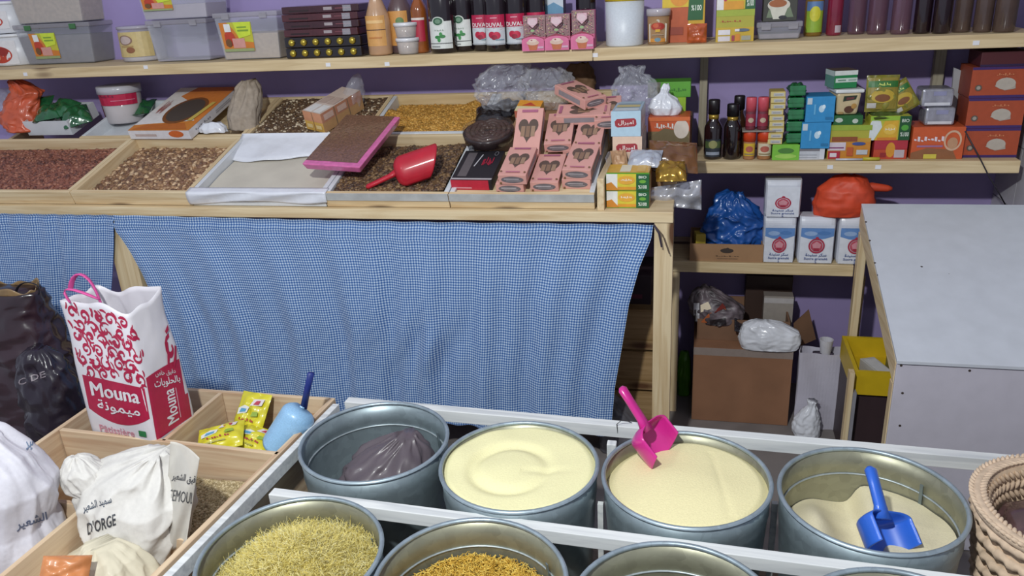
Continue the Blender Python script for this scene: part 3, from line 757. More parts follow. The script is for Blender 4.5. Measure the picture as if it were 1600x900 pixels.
# tray 2 : powder under film
t, wd, L, th = TRAYS[(0, 2)]
def pw(u, v):
    x, y = th + .003 + u * (wd - 2 * th - .006), th + .003 + v * (L - 2 * th - .006)
    return (x, y, -.026 - .010 * v + .004 * noise.noise(Vector((x * 9, y * 9, 2))))
mb = MB(); mb.grid(pw, 30, 24); o = mb.build('pale_powder', mat('#c7c0b2', .6, .07, 10, bump=.3, key='pw'), smooth=True); o.location = t.location; o.rotation_euler = t.rotation_euler
tag(o, 'pale cream powder lying level in the white-lined tray', 'powder', kind='stuff')
def sheet(u, v):   # film folded over the back board and hanging at the front
    x = -.004 + u * (wd + .008); yb = L
    if v < .5:
        q = v / .5; y = yb - .13 * (1 - q) - .02 * (1 - q) * math.sin(u * 7); z = .004 - .030 * (1 - q) + .008 * noise.noise(Vector((u * 5, v * 3, 4)))
    else:
        q = (v - .5) / .5; y = yb + .006 * q; z = .0045 + .004 * math.sin(q * PI)
    return (x, y, z)
mb = MB(); mb.grid(sheet, 30, 12); o = mb.build('plastic_sheet', FILM_WHITE, smooth=True, solid=.0008); o.location = t.location; o.rotation_euler = t.rotation_euler
tag(o, 'milky plastic sheet folded over the rear edge of the powder tray', 'plastic sheet')
def sheetf(u, v):
    x = -.01 + u * (wd + .02); k = v
    drop = (.030 + .018 * (0.5 + 0.5 * math.sin(u * 9 + 1)) * (1 if u < .5 else .6))
    if k < .35: return (x, .030 - .034 * k / .35, .0025)
    q = (k - .35) / .65; return (x, -.004 - .004 * math.sin(q * 3 + u * 12), .0025 - drop * q)
mb = MB(); mb.grid(sheetf, 40, 12); o = mb.build('plastic_sheet', FILM_WHITE, smooth=True, solid=.0008); o.location = t.location; o.rotation_euler = t.rotation_euler
tag(o, 'milky plastic sheet hanging over the front edge of the powder tray', 'plastic sheet')

# ================================================================== GOODS ON THE TRAYS
BASIS = Matrix(((1, 0, 0), (0, CS, -SN), (0, SN, CS)))
def lay(o, p, phi=0.0, extra=0.0, roll=0.0):
    R = BASIS @ Matrix.Rotation(phi, 3, 'Z') @ Matrix.Rotation(extra, 3, 'X') @ Matrix.Rotation(roll, 3, 'Y')
    o.rotation_mode = 'QUATERNION'; o.rotation_quaternion = R.to_quaternion(); o.location = p
def slope_frame(quad, n):
    """quad bl, br, tr, tl sight lines on the plane raised n: centre (x, s), w, d, phi"""
    P = [Vector(slope_sn(*q, n)) for q in quad]
    c = sum(P, Vector((0, 0))) / 4; w_ = ((P[1] - P[0]).length + (P[2] - P[3]).length) / 2; d_ = ((P[3] - P[0]).length + (P[2] - P[1]).length) / 2
    e = P[1] - P[0] + P[2] - P[3]; return c, w_, d_, math.atan2(e.y, e.x)
def slope_carton(name, label, cat, quad, n_top, h, col, wmul=1, dmul=1, phi=None, **k):
    c, w_, d_, ph = slope_frame(quad, n_top)
    o = carton(name, label, cat, (0, 0, 0), w_ * wmul, d_ * dmul, h, col, **k)
    lay(o, tray_pt(c.x, c.y, n_top - h), ph if phi is None else phi); return o

# orange flat carton with the dark oval
slope_carton('flat_carton', 'large flat orange and white food carton with a dark oval window', 'carton', [(215, 201), (306, 206), (357, 137), (272, 138)], .040, .035, '#d8d5d6', phi=-.02,
    top=[('r', 0, 0, 1, 1, '#dcd9d8'), ('p', [(0, .0), (1, .0), (1, .22), (0, .12)], '#c77b34'), ('p', [(.32, 1), (.2, .78), (.52, .62), (.75, .4), (.92, .2), (1, .1), (1, 1)], '#cf7c38'), ('p', [(.05, .02), (.95, .02), (.8, .16), (.2, .12)], '#b5652c'),
         ('e', .58, .44, .30, .30, '#7a4a28'), ('e', .58, .44, .255, .255, '#4a423e'), ('w', .10, .30, .20, .72, '#9a3d33'), ('p', [(.80, .2), (.88, .2), (.95, .62), (.88, .62)], '#c9b15a')],
    right=[('r', 0, 0, 1, 1, '#d6d3d6'), ('w', .1, .3, .4, .7, '#8d8a90'), ('r', .5, .3, .9, .45, '#a9a6ac'), ('r', .5, .55, .8, .65, '#a9a6ac')],
    front=[('r', 0, 0, 1, 1, '#d6d3d6'), ('r', .10, .3, .45, .6, '#b7a5a0'), ('e', .78, .6, .12, .4, '#c7632f')])
# carton wrapped in clear film (stack of small orange boxes)
c_, w_, d_, ph = slope_frame([(476, 175), (502, 178), (560, 140), (530, 132)], .075)
o = carton('wrapped_box_pack', 'pack of small orange and yellow boxes in clear film on the dark spice', 'carton', (0, 0, 0), w_, d_ * .95, .075, '#c39a78',
    front=[('r', 0, 0, 1, .5, '#c9a04f'), ('r', 0, .5, 1, 1, '#c48a68'), ('r', .48, 0, .52, 1, '#8d6a4c'), ('r', .1, .15, .4, .35, '#d8c08a'), ('r', .6, .15, .9, .35, '#d8c08a')],
    right=[('r', 0, 0, 1, .5, '#b58d62'), ('r', 0, .5, 1, 1, '#b47d63'), ('r', .31, 0, .33, 1, '#7f6a56'), ('r', .64, 0, .66, 1, '#7f6a56'), ('r', .05, .6, .28, .9, '#c4a79a'), ('r', .38, .6, .6, .9, '#c4a79a')],
    top=[('r', 0, 0, 1, 1, '#cbb9ae'), ('r', .08, .02, .46, .3, '#d9d6d4'), ('r', .54, .02, .92, .3, '#d9d6d4'), ('r', .08, .36, .46, .62, '#b9a398'), ('r', .54, .36, .92, .62, '#b9a398')])
lay(o, tray_pt(c_.x, c_.y, -.002), ph)
fl = bag_mesh([(0, .03, .035, 0, 0), (.05, .035, .045, .01, .01), (.09, .025, .03, .02, .02), (.12, .008, .012, .03, .03)], n=32, nz=24, fold=.008, seed=3, freq=14).build('film_end', FILM, o, smooth=True); fl.location = (.012, d_ * .42 - .012, .012)
# pink foam tray with spice under film
c_, w_, d_, ph = slope_frame([(484, 250), (573, 256), (615, 183), (528, 180)], .075)
o = MB().hexa([(-w_ / 2 * .93, -d_ / 2 * .95, 0), (w_ / 2 * .93, -d_ / 2 * .95, 0), (w_ / 2 * .93, d_ / 2 * .95, 0), (-w_ / 2 * .93, d_ / 2 * .95, 0)], [(-w_ / 2, -d_ / 2, .026), (w_ / 2, -d_ / 2, .026), (w_ / 2, d_ / 2, .026), (-w_ / 2, d_ / 2, .026)]).build('foam_tray', mat('#cf6a9f', .3, .15, 60, coat=.5, key='pinkfoam'), bevel=.004)
tag(o, 'pink foam tray of brown spice under cling film, laid across two trays', 'foam tray'); lay(o, tray_pt(c_.x, c_.y, .044), ph, extra=.05)
mb = MB(); mb.grid(lambda u, v: ((u - .545) * w_ * .89, (v - .465) * d_ * .92, .0268 + .003 * math.sin(PI * u) * math.sin(PI * v) + .0012 * noise.noise(Vector((u * 30, v * 40, 1)))), 40, 50)
mb.build('spice_under_film', mat('#70503f', .28, .35, 160, bump=.6, coat=.6, key='sp'), o, smooth=True)

# scoops
def scoop(name, label, m, r, Lb, Lh, loc, R, hr=None, ang=110, tp=.34):
    A = math.radians(ang)
    def fn(u, v):
        t = (u - .5) * 2 * A; k = math.sqrt(max(0, 1 - (1 - min(1, v / .22)) ** 2)) if v < .22 else 1
        x = v * Lb * (1 - tp * (abs(t) / A) ** 1.6 * v)
        return (x, r * k * math.sin(t), -r * k * math.cos(t))
    mb = MB(); mb.grid(fn, 24, 20)
    o = mb.build(name, m, smooth=True, solid=.0025)
    hr = hr or r * .24
    pts = [(0.012, 0, -r * .22), (-Lh * .15, 0, -r * .10), (-Lh * .6, 0, .0), (-Lh * .93, 0, .004), (-Lh, 0, .004)]
    MB().tube(pts, [hr * 1.5, hr * 1.05, hr, hr * 1.05, hr * .5], 12, flat=.62).build('handle', m, o, smooth=True)
    o.location = loc; o.rotation_mode = 'QUATERNION'; o.rotation_quaternion = R.to_quaternion()
    return tag(o, label, 'scoop')
def frame(xd, up):
    x = Vector(xd).normalized(); u = Vector(up); z = (u - x * u.dot(x)).normalized(); y = z.cross(x)
    return Matrix((x, y, z)).transposed()
RED = mat('#b3132a', .5, .08, 30, coat=.3, key='pl'); 
pa, pb = on_slope(580, 293, .000), on_slope(670, 262, .028)
pm = pa.lerp(pb, .42)
o = scoop('scoop', 'red plastic scoop lying upside down on the dark raisins', RED, .056, .16, .10, pm + Vector((0, 0, .010)), frame(pb - pa, Vector((0, SN, -CS)) + Vector((0, 0, 0))))
# black box and the round tray
slope_carton('black_carton', 'flat black and red carton propped in the end tray', 'carton', [(708, 282), (764, 283), (792, 235), (724, 234)], .027, .035, '#1d1a1f', phi=-.02, dmul=.96,
    top=[('r', .12, .12, .34, .92, '#5d5658'), ('p', [(.40, .45), (.43, .45), (.52, .85), (.49, .85)], '#b9b7ba'), ('w', .58, .42, .84, .80, '#a31e36'), ('o', .84, .88, .05, .07, '#7d7a80'), ('r', 0, 0, 1, .05, '#a8a0a2')],
    front=[('r', 0, 0, .92, 1, '#b8263c'), ('r', .05, .15, .5, .3, '#cf8b93')])
c_, w_, d_, ph = slope_frame([(727, 226), (800, 226), (802, 190), (726, 190)], .055)
o = MB().lathe([(.074, 0), (.082, .004), (.086, .030), (.086, .034)], 36).build('round_dish', mat('#2a1d1d', .25, .2, 40, coat=.5, key='dish'), smooth=True)
tag(o, 'round dark dish of coiled dried fruit with a clear lid, on the black carton', 'dish'); lay(o, tray_pt(c_.x, c_.y, .0285), 0)
mb = MB()
for i, rr in enumerate((.070, .054, .038, .022)):
    mb.tube([(rr * math.cos(a) , rr * math.sin(a), .034 + .003 * math.sin(a * 9 + i)) for a in np.linspace(0, 2 * PI, 40)], .0085, 7)
mb.build('coiled_fruit', mat('#4a3126', .4, .35, 120, bump=.5, coat=.3, key='coil'), o, smooth=True)
MB().lathe([(.0875, .026), (.0875, .046), (.080, .048), (.001, .0485)], 36, cap0=False, cap1=False).build('clear_lid', mat('#5a5052', .05, .02, 10, alpha=.22, key='lid'), o, smooth=True)

# pink biscuit boxes
PK = mat('#d39c92', .5, .05, 20, key='pinkbox')
def pink_box():
    o = carton('biscuit_box', '', 'box', (0, 0, 0), .088, .176, .033, PK,
        top=[('h', .5, .50, .40, .27, '#5d4c43')] + [('r', .24 + .19 * i, .38 + .035 * (i == 1) - .05 * (i == 1), .39 + .19 * i, .60, c) for i, c in enumerate(('#94765f', '#876a56', '#9c7f68'))] + [('r', .2, .90, .8, .955, '#a5607a'), ('r', .25, .07, .75, .11, '#b56f80'), ('e', .92, .08, .04, .025, '#7a5a3a'), ('e', .08, .1, .04, .025, '#7a5a3a')],
        front=[('e', .5, .5, .40, .34, '#6d666a'), ('r', .2, .52, .74, .62, '#b0a9ad'), ('r', .28, .36, .8, .44, '#9a9296'), ('r', .05, .05, .12, .25, '#7a5a3a')],
        right=[('r', .15, .25, .85, .75, '#8d858a'), ('r', .25, .4, .6, .55, '#b3a9ad')], left=[('r', .15, .25, .85, .75, '#8d858a')])
    return o
pk0 = pink_box(); used = []
def put_pink(x, y, n_bot, label, phi=0.0, extra=0.0, roll=0.0, dx=0.0):
    o = pk0 if not used else copy_tree(pk0)
    used.append(o)
    xx, s = slope_sn(x, y, n_bot + .033)
    lay(o, tray_pt(xx + dx, s, n_bot), phi, extra, roll); tag(o, label, 'box', 'pink biscuit boxes in the end tray'); return o
N0 = -.0085; H = .0335
put_pink(809, 251, N0 + H, 'pink heart-window box on top of the front pile beside the black carton', -.02)
put_pink(805, 265, N0, 'pink heart-window box at the bottom of the front pile beside the black carton', -.02)
put_pink(857, 262, N0, 'single pink heart-window box lying in front between two piles', .0)
put_pink(909, 243, N0 + H, 'pink heart-window box on top of the front pile at the tray end', -.06)
put_pink(907, 258, N0, 'pink heart-window box at the bottom of the front pile at the tray end', -.03)
put_pink(826, 199, .050, 'pink box with a double oval window, propped steeply behind the front pile', .0, .52)
put_pink(875, 199, .034, 'pink heart-window box tilted behind the single front box', .05, .12)
put_pink(922, 205, .030, 'pink box half hidden behind the pile at the tray end', .0, .06)
put_pink(905, 214, -.002, 'pink box low in the pile, seen only by its edge', .02)
put_pink(912, 171, .062, 'pink box lying crosswise under the topmost box', PI / 2 + .03, .0)
put_pink(950, 168, .060, 'pink box at the rear of the tray end, mostly covered', .1, .0)
put_pink(905, 141, .095, 'topmost pink box, turned cornerwise on the pile', .75, .0, .12)
slope_carton('support_carton', 'brown carton under the rear pink boxes', 'carton', [(800, 205), (930, 205), (945, 160), (815, 160)], .028, .034, CARD)
# yellow and orange small box behind
c_, w_, d_, ph = slope_frame([(800, 178), (848, 180), (850, 157), (812, 152)], .07)
o = carton('snack_box', 'small yellow and orange box behind the propped pink box', 'box', (0, 0, 0), .085, .07, .045, '#cfa24a', front=[('r', 0, 0, 1, .4, '#c9b6a8'), ('r', 0, .4, 1, 1, '#c4705a')], top=[('r', 0, 0, 1, .45, '#d3c59a'), ('r', 0, .45, 1, 1, '#d7912f'), ('p', [(.2, .5), (.5, .8), (.8, .5)], '#b8442f')])
lay(o, tray_pt(c_.x, c_.y, .030), -.12, .1)
# dark packets on the rear tray
for i, (x, y, lb) in enumerate(((765, 178, 'glossy black packet beside the golden crumbs'), (790, 170, 'glossy black packet under the clear bags'))):
    o = pillow(MB(), .10, .12, .045, seed=i + 2).build('black_packet', mat('#18161b', .18, .2, 30, coat=.8, key='blk'), smooth=True)
    tag(o, lb, 'packet'); lay(o, on_slope(x, y, .01), .2 - .5 * i)
# clear bags
def film_bag(label, loc, rings, seed, m=FILM, **k):
    return bag('clear_plastic_bag', label, 'bag', loc, rings, m, seed=seed, n=96, nz=72, facet=.012, ff=1.6, **k)
p = on_slope(800, 170, .03)
film_bag('crumpled clear plastic bag nearest the golden crumbs', p + Vector((-.03, .02, 0)), [(0, .05, .04, 0, 0), (.04, .085, .06, -.01, 0), (.11, .09, .06, 0, 0), (.155, .06, .045, .03, 0), (.175, .03, .02, .05, 0)], 5, fold=.024, freq=16)
p = on_slope(850, 168, .05)
film_bag('crumpled clear plastic bag behind the topmost pink box', p + Vector((.0, .05, -.01)), [(0, .05, .04, 0, 0), (.05, .09, .05, .0, 0), (.10, .085, .05, .0, 0), (.135, .05, .03, 0, 0)], 9, fold=.024, freq=16)
o = bag('brown_sack', 'small brown sack slumped behind the pink boxes', 'sack', on_slope(905, 140, .03) + Vector((-.01, .035, -.02)), [(0, .06, .03, 0, 0), (.06, .06, .035, 0, 0), (.11, .03, .02, .01, 0)], mat('#6d5138', .8, .2, 40), seed=4, fold=.012)

# ---- left end of the upper row
def open_box(name, label, cat, w_, d_, h, m, t=.006, group=None, mi=None):
    mb = MB()
    mb.box((0, 0, t / 2), (w_, d_, t))
    for s in (-1, 1):
        mb.box((0, s * (d_ / 2 - t / 2), h / 2 + t / 2), (w_, t, h - t)); mb.box((s * (w_ / 2 - t / 2), 0, h / 2 + t / 2), (t, d_ - 2 * t, h - t))
    o = mb.build(name, m); return tag(o, label, cat, group)
c_, w_, d_, ph = slope_frame([(40, 195), (106, 197), (140, 165), (85, 160)], .03)
o = open_box('foam_box', 'shallow white foam box holding glossy green packets', 'box', w_, d_ * .9, .06, mat('#cfd1d6', .6, .04, 20)); lay(o, tray_pt(c_.x, c_.y, -.018), 0)
GREEN = mat('#1f5a35', .16, .3, 30, coat=.9, key='grn')
for i, (x, y, n, ph) in enumerate(((78, 178, .045, .4), (98, 170, .05, -.4), (118, 182, .03, .7), (60, 168, .05, .1))):
    o = pillow(MB(), .11, .12, .055, seed=i + 11).build('green_packet', GREEN, smooth=True); lay(o, on_slope(x, y, n), ph, .15 * i)
    tag(o, ['glossy green packet at the front of the foam box', 'glossy green packet in the middle of the foam box', 'glossy green packet by the red-labelled pail', 'glossy green packet next to the orange bag'][i], 'packet', 'green packets')
o = pillow(MB(), .09, .14, .04, seed=19).build('green_packet', GREEN, smooth=True); lay(o, on_slope(222, 168, .00), .3); tag(o, 'glossy green packet standing between the pail and the flat carton', 'packet', 'green packets')
bag('orange_bag', 'crumpled orange plastic bag at the end of the upper row', 'bag', on_slope(35, 205, -.01), [(0, .055, .045, .01, 0), (.06, .075, .05, -.015, .02), (.12, .065, .045, -.005, .05), (.15, .06, .04, .03, .05), (.175, .035, .03, .00, .06), (.198, .015, .015, -.03, .06)], mat('#c4593a', .4, .15, 20, coat=.3, key='orb'), seed=6, fold=.02, freq=13)
film_bag('clear crumpled bag left of the orange bag', on_slope(5, 185, .0), [(0, .05, .04, 0, 0), (.05, .08, .05, 0, 0), (.09, .07, .05, 0, .02), (.12, .03, .02, .0, .03)], 14, fold=.016, freq=14)
p = on_slope(181, 194, -.02)
o = tub('plastic_pail', 'clear plastic pail with a broad red label and white powder inside', p + Vector((0, .065, -.0)), .070, .082, .150, mat('#cfc9cc', .15, .05, 10, alpha=.6, key='pail'), mat('#c9c8d0', .2, .03, 10, alpha=.8, key='paillid'),
    lab=[('r', .0, .30, 1, 1, '#b51f45'), ('r', .0, -.35, .20, .32, '#b51f45'), ('p', [(.10, .35), (.17, .35), (.14, 1), (.07, 1)], '#d7ccd0'), ('w', .3, .66, .62, .86, '#7c2140'), ('r', .55, .52, .95, .56, '#d07a90')], lab_z=(.34, .88), lab_a=1.5, fill=mat('#cabfb8', .7, .04, 30), fill_h=.62, cat='pail', lid_h=.03)
bag('burlap_bag', 'small rumpled beige cloth sack beside the orange flat carton', 'sack', on_slope(378, 203, -.01) + Vector((0, .02, 0)), [(0, .055, .04, 0, 0), (.05, .06, .045, 0, .01), (.10, .055, .04, .01, .03), (.15, .04, .035, .02, .05), (.175, .02, .02, .02, .06)], mat('#9a8d7f', .85, .15, 60, bump=.2), seed=8, fold=.018, vert=.35, freq=16)
bag('white_cloth', 'scrap of white plastic in front of the beige sack', 'plastic sheet', on_slope(335, 206, .0), [(0, .05, .025, 0, 0), (.015, .05, .025, 0, 0), (.035, .03, .015, 0, 0)], FILM_WHITE, seed=2, fold=.012)

# ---- right end of the stand, on the table top
ZTB = .9375
X0, Y0, W0, H0 = span(947, 1014, 268, 331, ZTB); Y0 = 2.332
ap = at_y(948, 328, Y0).x; bp = at_y(1014, 328, Y0).x; ap = max(ap, -.268); W0 = bp - ap; H0 = at_y(985, 270, Y0).z - ZTB
half = [('r', 0, 0, 1, 1, '#5f9d2e'), ]
def bio(yy, h):
    return [('r', .0, yy, .70, yy + h, '#d3c23a'), ('r', 0, yy, .26, yy + h, '#dcdcd8'), ('p', [(0, yy + .0), (.3, yy + .0), (.12, yy + h * .5), (0, yy + h * .4)], '#c9832c'), ('e', .47, yy + h * .62, .20, h * .26, '#dba23a'), ('w', .34, yy + h * .54, .60, yy + h * .74, '#e6dfd0'), ('r', .26, yy + h * .05, .70, yy + h * .22, '#d5922e'),
            ('r', .70, yy, 1, yy + h, '#1d5c33'), ('e', .85, yy + h * .55, .08, h * .10, '#6aa53a'), ('t', 'BIO', .76, yy + h * .74, .94, yy + h * .9, '#dfe6da'), ('t', '%100', .75, yy + h * .12, .95, yy + h * .34, '#dfe6da')]
o = carton('noodle_box', 'green and yellow box with a repeated print standing at the corner of the stand', 'box', (ap + W0 / 2, Y0 + .055, ZTB), W0, .11, H0, '#7fb03c', front=half + bio(.02, .46) + bio(.52, .46), right=[('r', 0, 0, 1, 1, '#b99a52'), ('r', .1, .1, .4, .9, '#cdbd88'), ('r', .55, 0, .7, 1, '#a2432f')], top=[('r', 0, 0, 1, 1, '#d4a435'), ('r', .3, .1, .55, .9, '#ded7bd'), ('r', .7, .1, .9, .9, '#d3a94e')])
for sx, lb in ((-1, 0), (1, 0)):
    mb = MB(); mb.grid(lambda u, v: (sx * (W0 / 2 - .002) + sx * .012 * v * math.sin(u * 3), (u - .5) * .12, H0 * .93 + .045 * v + .006 * math.sin(u * 9)), 10, 6)
    mb.build('torn_film', FILM, o, smooth=True, solid=.0006)
# lower supports and stacks
carton('plain_carton', 'plain brown carton under the biscuit packs at the end of the stand', 'carton', (-.178, 2.60, ZTB), .13, .22, .105, CARD)
def pack(x, z, cb, ct, lb, y=2.50, d=.20, w_=.092, h=.078):
    o = carton('biscuit_pack', lb, 'pack', (x, y + d / 2, z), w_, d, h, cb, front=[('r', 0, 0, 1, 1, ct), ('p', [(.14, .42), (.22, .36), (.80, .40), (.86, .48), (.84, .66), (.78, .72), (.2, .70), (.12, .60)], '#9a2f38'), ('t', 'اميرال', .24, .44, .76, .64, '#e3dcd8')], top=[('r', .1, .05, .9, .3, '#c9d2d6'), ('r', .1, .38, .9, .62, '#c9b980'), ('r', .1, .7, .9, .95, '#a9bccb')], right=[('r', 0, 0, 1, 1, '#b9b5b9'), ('r', .1, .2, .9, .5, '#cfccd0')], bevel=.004, coat=.3)
    return o
pq = at_y(980, 220, 2.50)
zz = ZTB + .1055
pack(pq.x, zz, '#d7b7a5', '#d9bda9', 'cream biscuit pack under the pale blue one'); pack(pq.x - .004, zz + .0785, '#a9c2d3', '#abc6d8', 'pale blue biscuit pack on top of the cream one')
film_bag('clear bag knotted over the biscuit packs', Vector((pq.x, 2.77, zz + .10)), [(0, .05, .04, 0, 0), (.05, .07, .05, 0, 0), (.10, .065, .04, 0, 0), (.14, .03, .02, -.01, 0), (.16, .04, .03, -.01, 0)], 21, fold=.016, freq=16)
X1, Y1, W1, H1 = span(1011, 1076, 181, 232, 1.02)
zc = at_y(1044, 232, 2.70).z
carton('plain_carton', 'plain carton under the orange box beside the shelf post', 'carton', (at_y(1044, 232, 2.70).x, 2.76, ZTB), .13, .12, zc - ZTB - .0005, CARD_DARK)
xl, xr = at_y(1012, 232, 2.70).x, at_y(1077, 232, 2.70).x; hh = at_y(1044, 183, 2.70).z - zc
o = carton('orange_box', 'orange box with a white oval beneath a knotted garlic bag', 'box', ((xl + xr) / 2, 2.76, zc), xr - xl, .12, hh, '#c4572c', front=[('r', 0, 0, 1, .55, '#7a6a4a'), ('p', [(0, .35), (.4, .65), (.8, .55), (1, .3), (1, 0), (0, 0)], '#6d5f43'), ('e', .80, .62, .18, .30, '#cfc2b6'), ('w', .15, .60, .62, .84, '#d8d2cc'), ('r', .0, .88, 1, 1, '#d06a38')])
film_bag('small white knotted bag on the orange box', Vector(((xl + xr) / 2 - .012, 2.755, zc + hh + .001)), [(0, .045, .035, 0, 0), (.025, .052, .04, 0, 0), (.05, .04, .03, -.004, 0), (.07, .012, .01, -.006, 0), (.085, .014, .012, -.004, 0), (.10, .006, .006, -.002, 0)], 23, m=FILM_WHITE, fold=.006, freq=14)
zg = at_y(1052, 181, 2.86).z
carton('plain_carton', 'tall plain carton behind the orange box', 'carton', (at_y(1050, 190, 2.9).x, 2.905, ZTB), .14, .11, zg - ZTB - .001, CARD_DARK)
xa, xb = at_y(1040, 180, 2.86).x, at_y(1071, 180, 2.86).x; h2 = at_y(1055, 152, 2.86).z - zg
carton('green_box', 'yellow-green tea box under the bright green box', 'box', ((xa + xb) / 2, 2.90, zg), xb - xa, .09, h2, '#8fb52c', front=[('r', 0, 0, 1, 1, '#93b82f'), ('e', .5, .45, .3, .3, '#c9b93a'), ('e', .5, .45, .15, .16, '#dcd9c0')])
xa, xb = at_y(1012, 153, 2.86).x, at_y(1079, 153, 2.86).x; h3 = at_y(1045, 128, 2.86).z - zg - h2
carton('green_box', 'bright green box lying on top behind the orange box', 'box', ((xa + xb) / 2, 2.905, zg + h2 + .0005), xb - xa, .10, h3, '#5aa032', front=[('r', 0, 0, .30, 1, '#6d6a5e'), ('r', .05, .2, .25, .8, '#8f8a7c'), ('w', .45, .3, .9, .65, '#3d7a2a')])
# foil packets in front
GOLD = mat('#b08a3c', .22, .3, 25, metal=.7, bump=.5, key='gold'); SIL = mat('#b9bac2', .22, .2, 25, metal=.35, bump=.5, key='sil'); BRN = mat('#6f4a2c', .3, .3, 18, coat=.6, bump=.4, key='brn')
def packet(name, label, m, x, y, Y, w_, h, t, tilt, rz=0, ry=0, cat='packet', group=None, seed=0, pr=None):
    p = at_y(x, y, Y); o = pillow(MB(), w_, h, t, seed=seed, nu=20, nv=20).build(name, m, smooth=True)
    o.location = p; o.rotation_euler = (tilt, ry, rz)
    if pr: printed(pr, lambda u, v, q: ((u - .5) * w_ * .9, (v - .5) * h * .86, t * .5 * (max(0, 1 - abs(2 * u - 1) ** 3 * .73) * max(0, 1 - abs(2 * v - 1) ** 2.5 * .8)) ** .6 + .002 + q), o, 'printed_label', True)
    return tag(o, label, cat, group)
packet('foil_packet', 'gold foil packet lying behind the noodle box', GOLD, 1048, 268, 2.42, .09, .085, .045, .55, .1, seed=31)
packet('foil_packet', 'brown printed packet leaning behind the gold foil packet', BRN, 1052, 245, 2.52, .15, .12, .05, .7, .15, .1, seed=32)
packet('foil_packet', 'white and blue packet between the noodle box and biscuit packs', mat('#a9aebb', .3, .4, 14, coat=.4, key='wb'), 1008, 248, 2.46, .10, .08, .03, .5, -.1, seed=33)
packet('foil_packet', 'tan packet squeezed beside the end tray', mat('#b08a68', .4, .2, 20), 968, 250, 2.47, .05, .07, .03, .8, .3, seed=34)
def slv(u, v):
    x, y = 1000 + 96 * u, 296 + 22 * v - 30 * (1 - v) * u * .5 + 10 * u * v
    p = at_y(x, y, 2.40 + .06 * u + .01 * math.sin(u * 17 + v * 5) + .008 * math.sin(v * 9)); return tuple(p)
mb = MB(); mb.grid(slv, 24, 10); o = mb.build('silver_wrapper', SIL, smooth=True, solid=.001); tag(o, 'loose silver wrapper drooping off the corner of the stand', 'wrapper')
# ================================================================== TOP SHELF
def sh(xl, xr, yt, yb, z, d=None, back=0.0):
    X, Y, W_, H_ = span(xl, xr, yt, yb, z, ymin=YS + .012 + back)
    if back: X, W_ = (at_y(xl, yb, Y).x + at_y(xr, yb, Y).x) / 2, at_y(xr, yb, Y).x - at_y(xl, yb, Y).x
    H_ = at_y((xl + xr) / 2, yt, Y).z - z
    return X, Y, W_, H_
def lean(xb, yb, yt, Y, z):   # true height of a thing whose top is seen at yt above base xb,yb
    return at_y(xb, yt, Y).z - z
ZS = ZT + .0004
STRAW = [('r', 0, 0, 1, 1, '#d5d3d6'), ('e', .5, .42, .36, .36, '#b5402e'), ('e', .62, .55, .16, .18, '#8f2a24'), ('e', .4, .3, .12, .12, '#c9825f')]
# white tubs at the end
X, Y, W_, H_ = sh(-30, 37, 54, 104, ZS)
tub('white_tub', 'white tub printed with strawberries, lower of two at the shelf end', (X, Y + W_ / 2, ZS), W_ * .46, W_ * .5, H_, mat('#d3d4d9', .35, .04, 20), mat('#d9dade', .35, .03, 20), lab=STRAW, lab_a=.7, lab_z=(.05, .8))
h2 = H_ + .003
tub('white_tub', 'white tub printed with strawberries, upper of two at the shelf end', (X - .002, Y + W_ / 2, ZS + h2), W_ * .46, W_ * .5, .125, mat('#d3d4d9', .35, .04, 20), mat('#d9dade', .35, .03, 20), lab=STRAW, lab_a=.7, lab_z=(.15, .7))
LAB = [('r', 0, 0, 1, 1, '#b9b53a'), ('p', [(0, 0), (1, 0), (1, .3), (.6, .35), (.42, .75), (.25, 1), (0, 1)], '#c7782f'), ('p', [(.08, .2), (.5, .2), (.40, .6), (.25, .8), (.1, .6)], '#b5402c'), ('r', .32, .12, .72, .45, '#c78f86'), ('r', .14, .68, .34, .95, '#d9dada'), ('p', [(.55, .45), (.95, .55), (1, 1), (.45, 1)], '#c2d43c'), ('r', .55, .68, .9, .74, '#7a9a35'), ('r', .55, .8, .85, .85, '#7a9a35'), ('r', 0, 0, 1, .1, '#8f9a6a'), ('e', .2, .3, .1, .14, '#6d4a2a')]
DIMB = mat('#8d8a8f', .2, .08, 10, alpha=.72, key='dimbox')
def cbox(xl, xr, yt, yb, z, label, fill, fh, lab=None, lr=None, d=.16, h=None, X=None, Y=None, **k):
    x, y, w_, hh = sh(xl, xr, yt, yb, z)
    if Y is not None: y = Y
    if X is not None: x = X
    h = h or hh
    clear_box('storage_box', label, (x, y + d / 2, z), w_, d, h, fill, fh, lab, lr, **k); return x, y, w_, h
f_dark = mat('#5d5556', .7, .2, 40); f_beige = mat('#a89680', .7, .15, 60); f_tan = mat('#b09c82', .7, .12, 60)
x, y, w_, h = cbox(36, 152, 36, 100, ZS, 'dark storage box with a fruit sticker beside the white tubs', f_dark, .8, LAB, (.17, .16, .53, .86), clip=mat('#3b6b3f', .4))
cbox(30, 148, -60, 37, ZS + h + .001, 'clear storage box of beige goods stacked above the dark one', f_beige, .9, h=.19, X=x - .002, Y=y)
X, Y, W_, H_ = sh(178, 236, 41, 97, ZS)
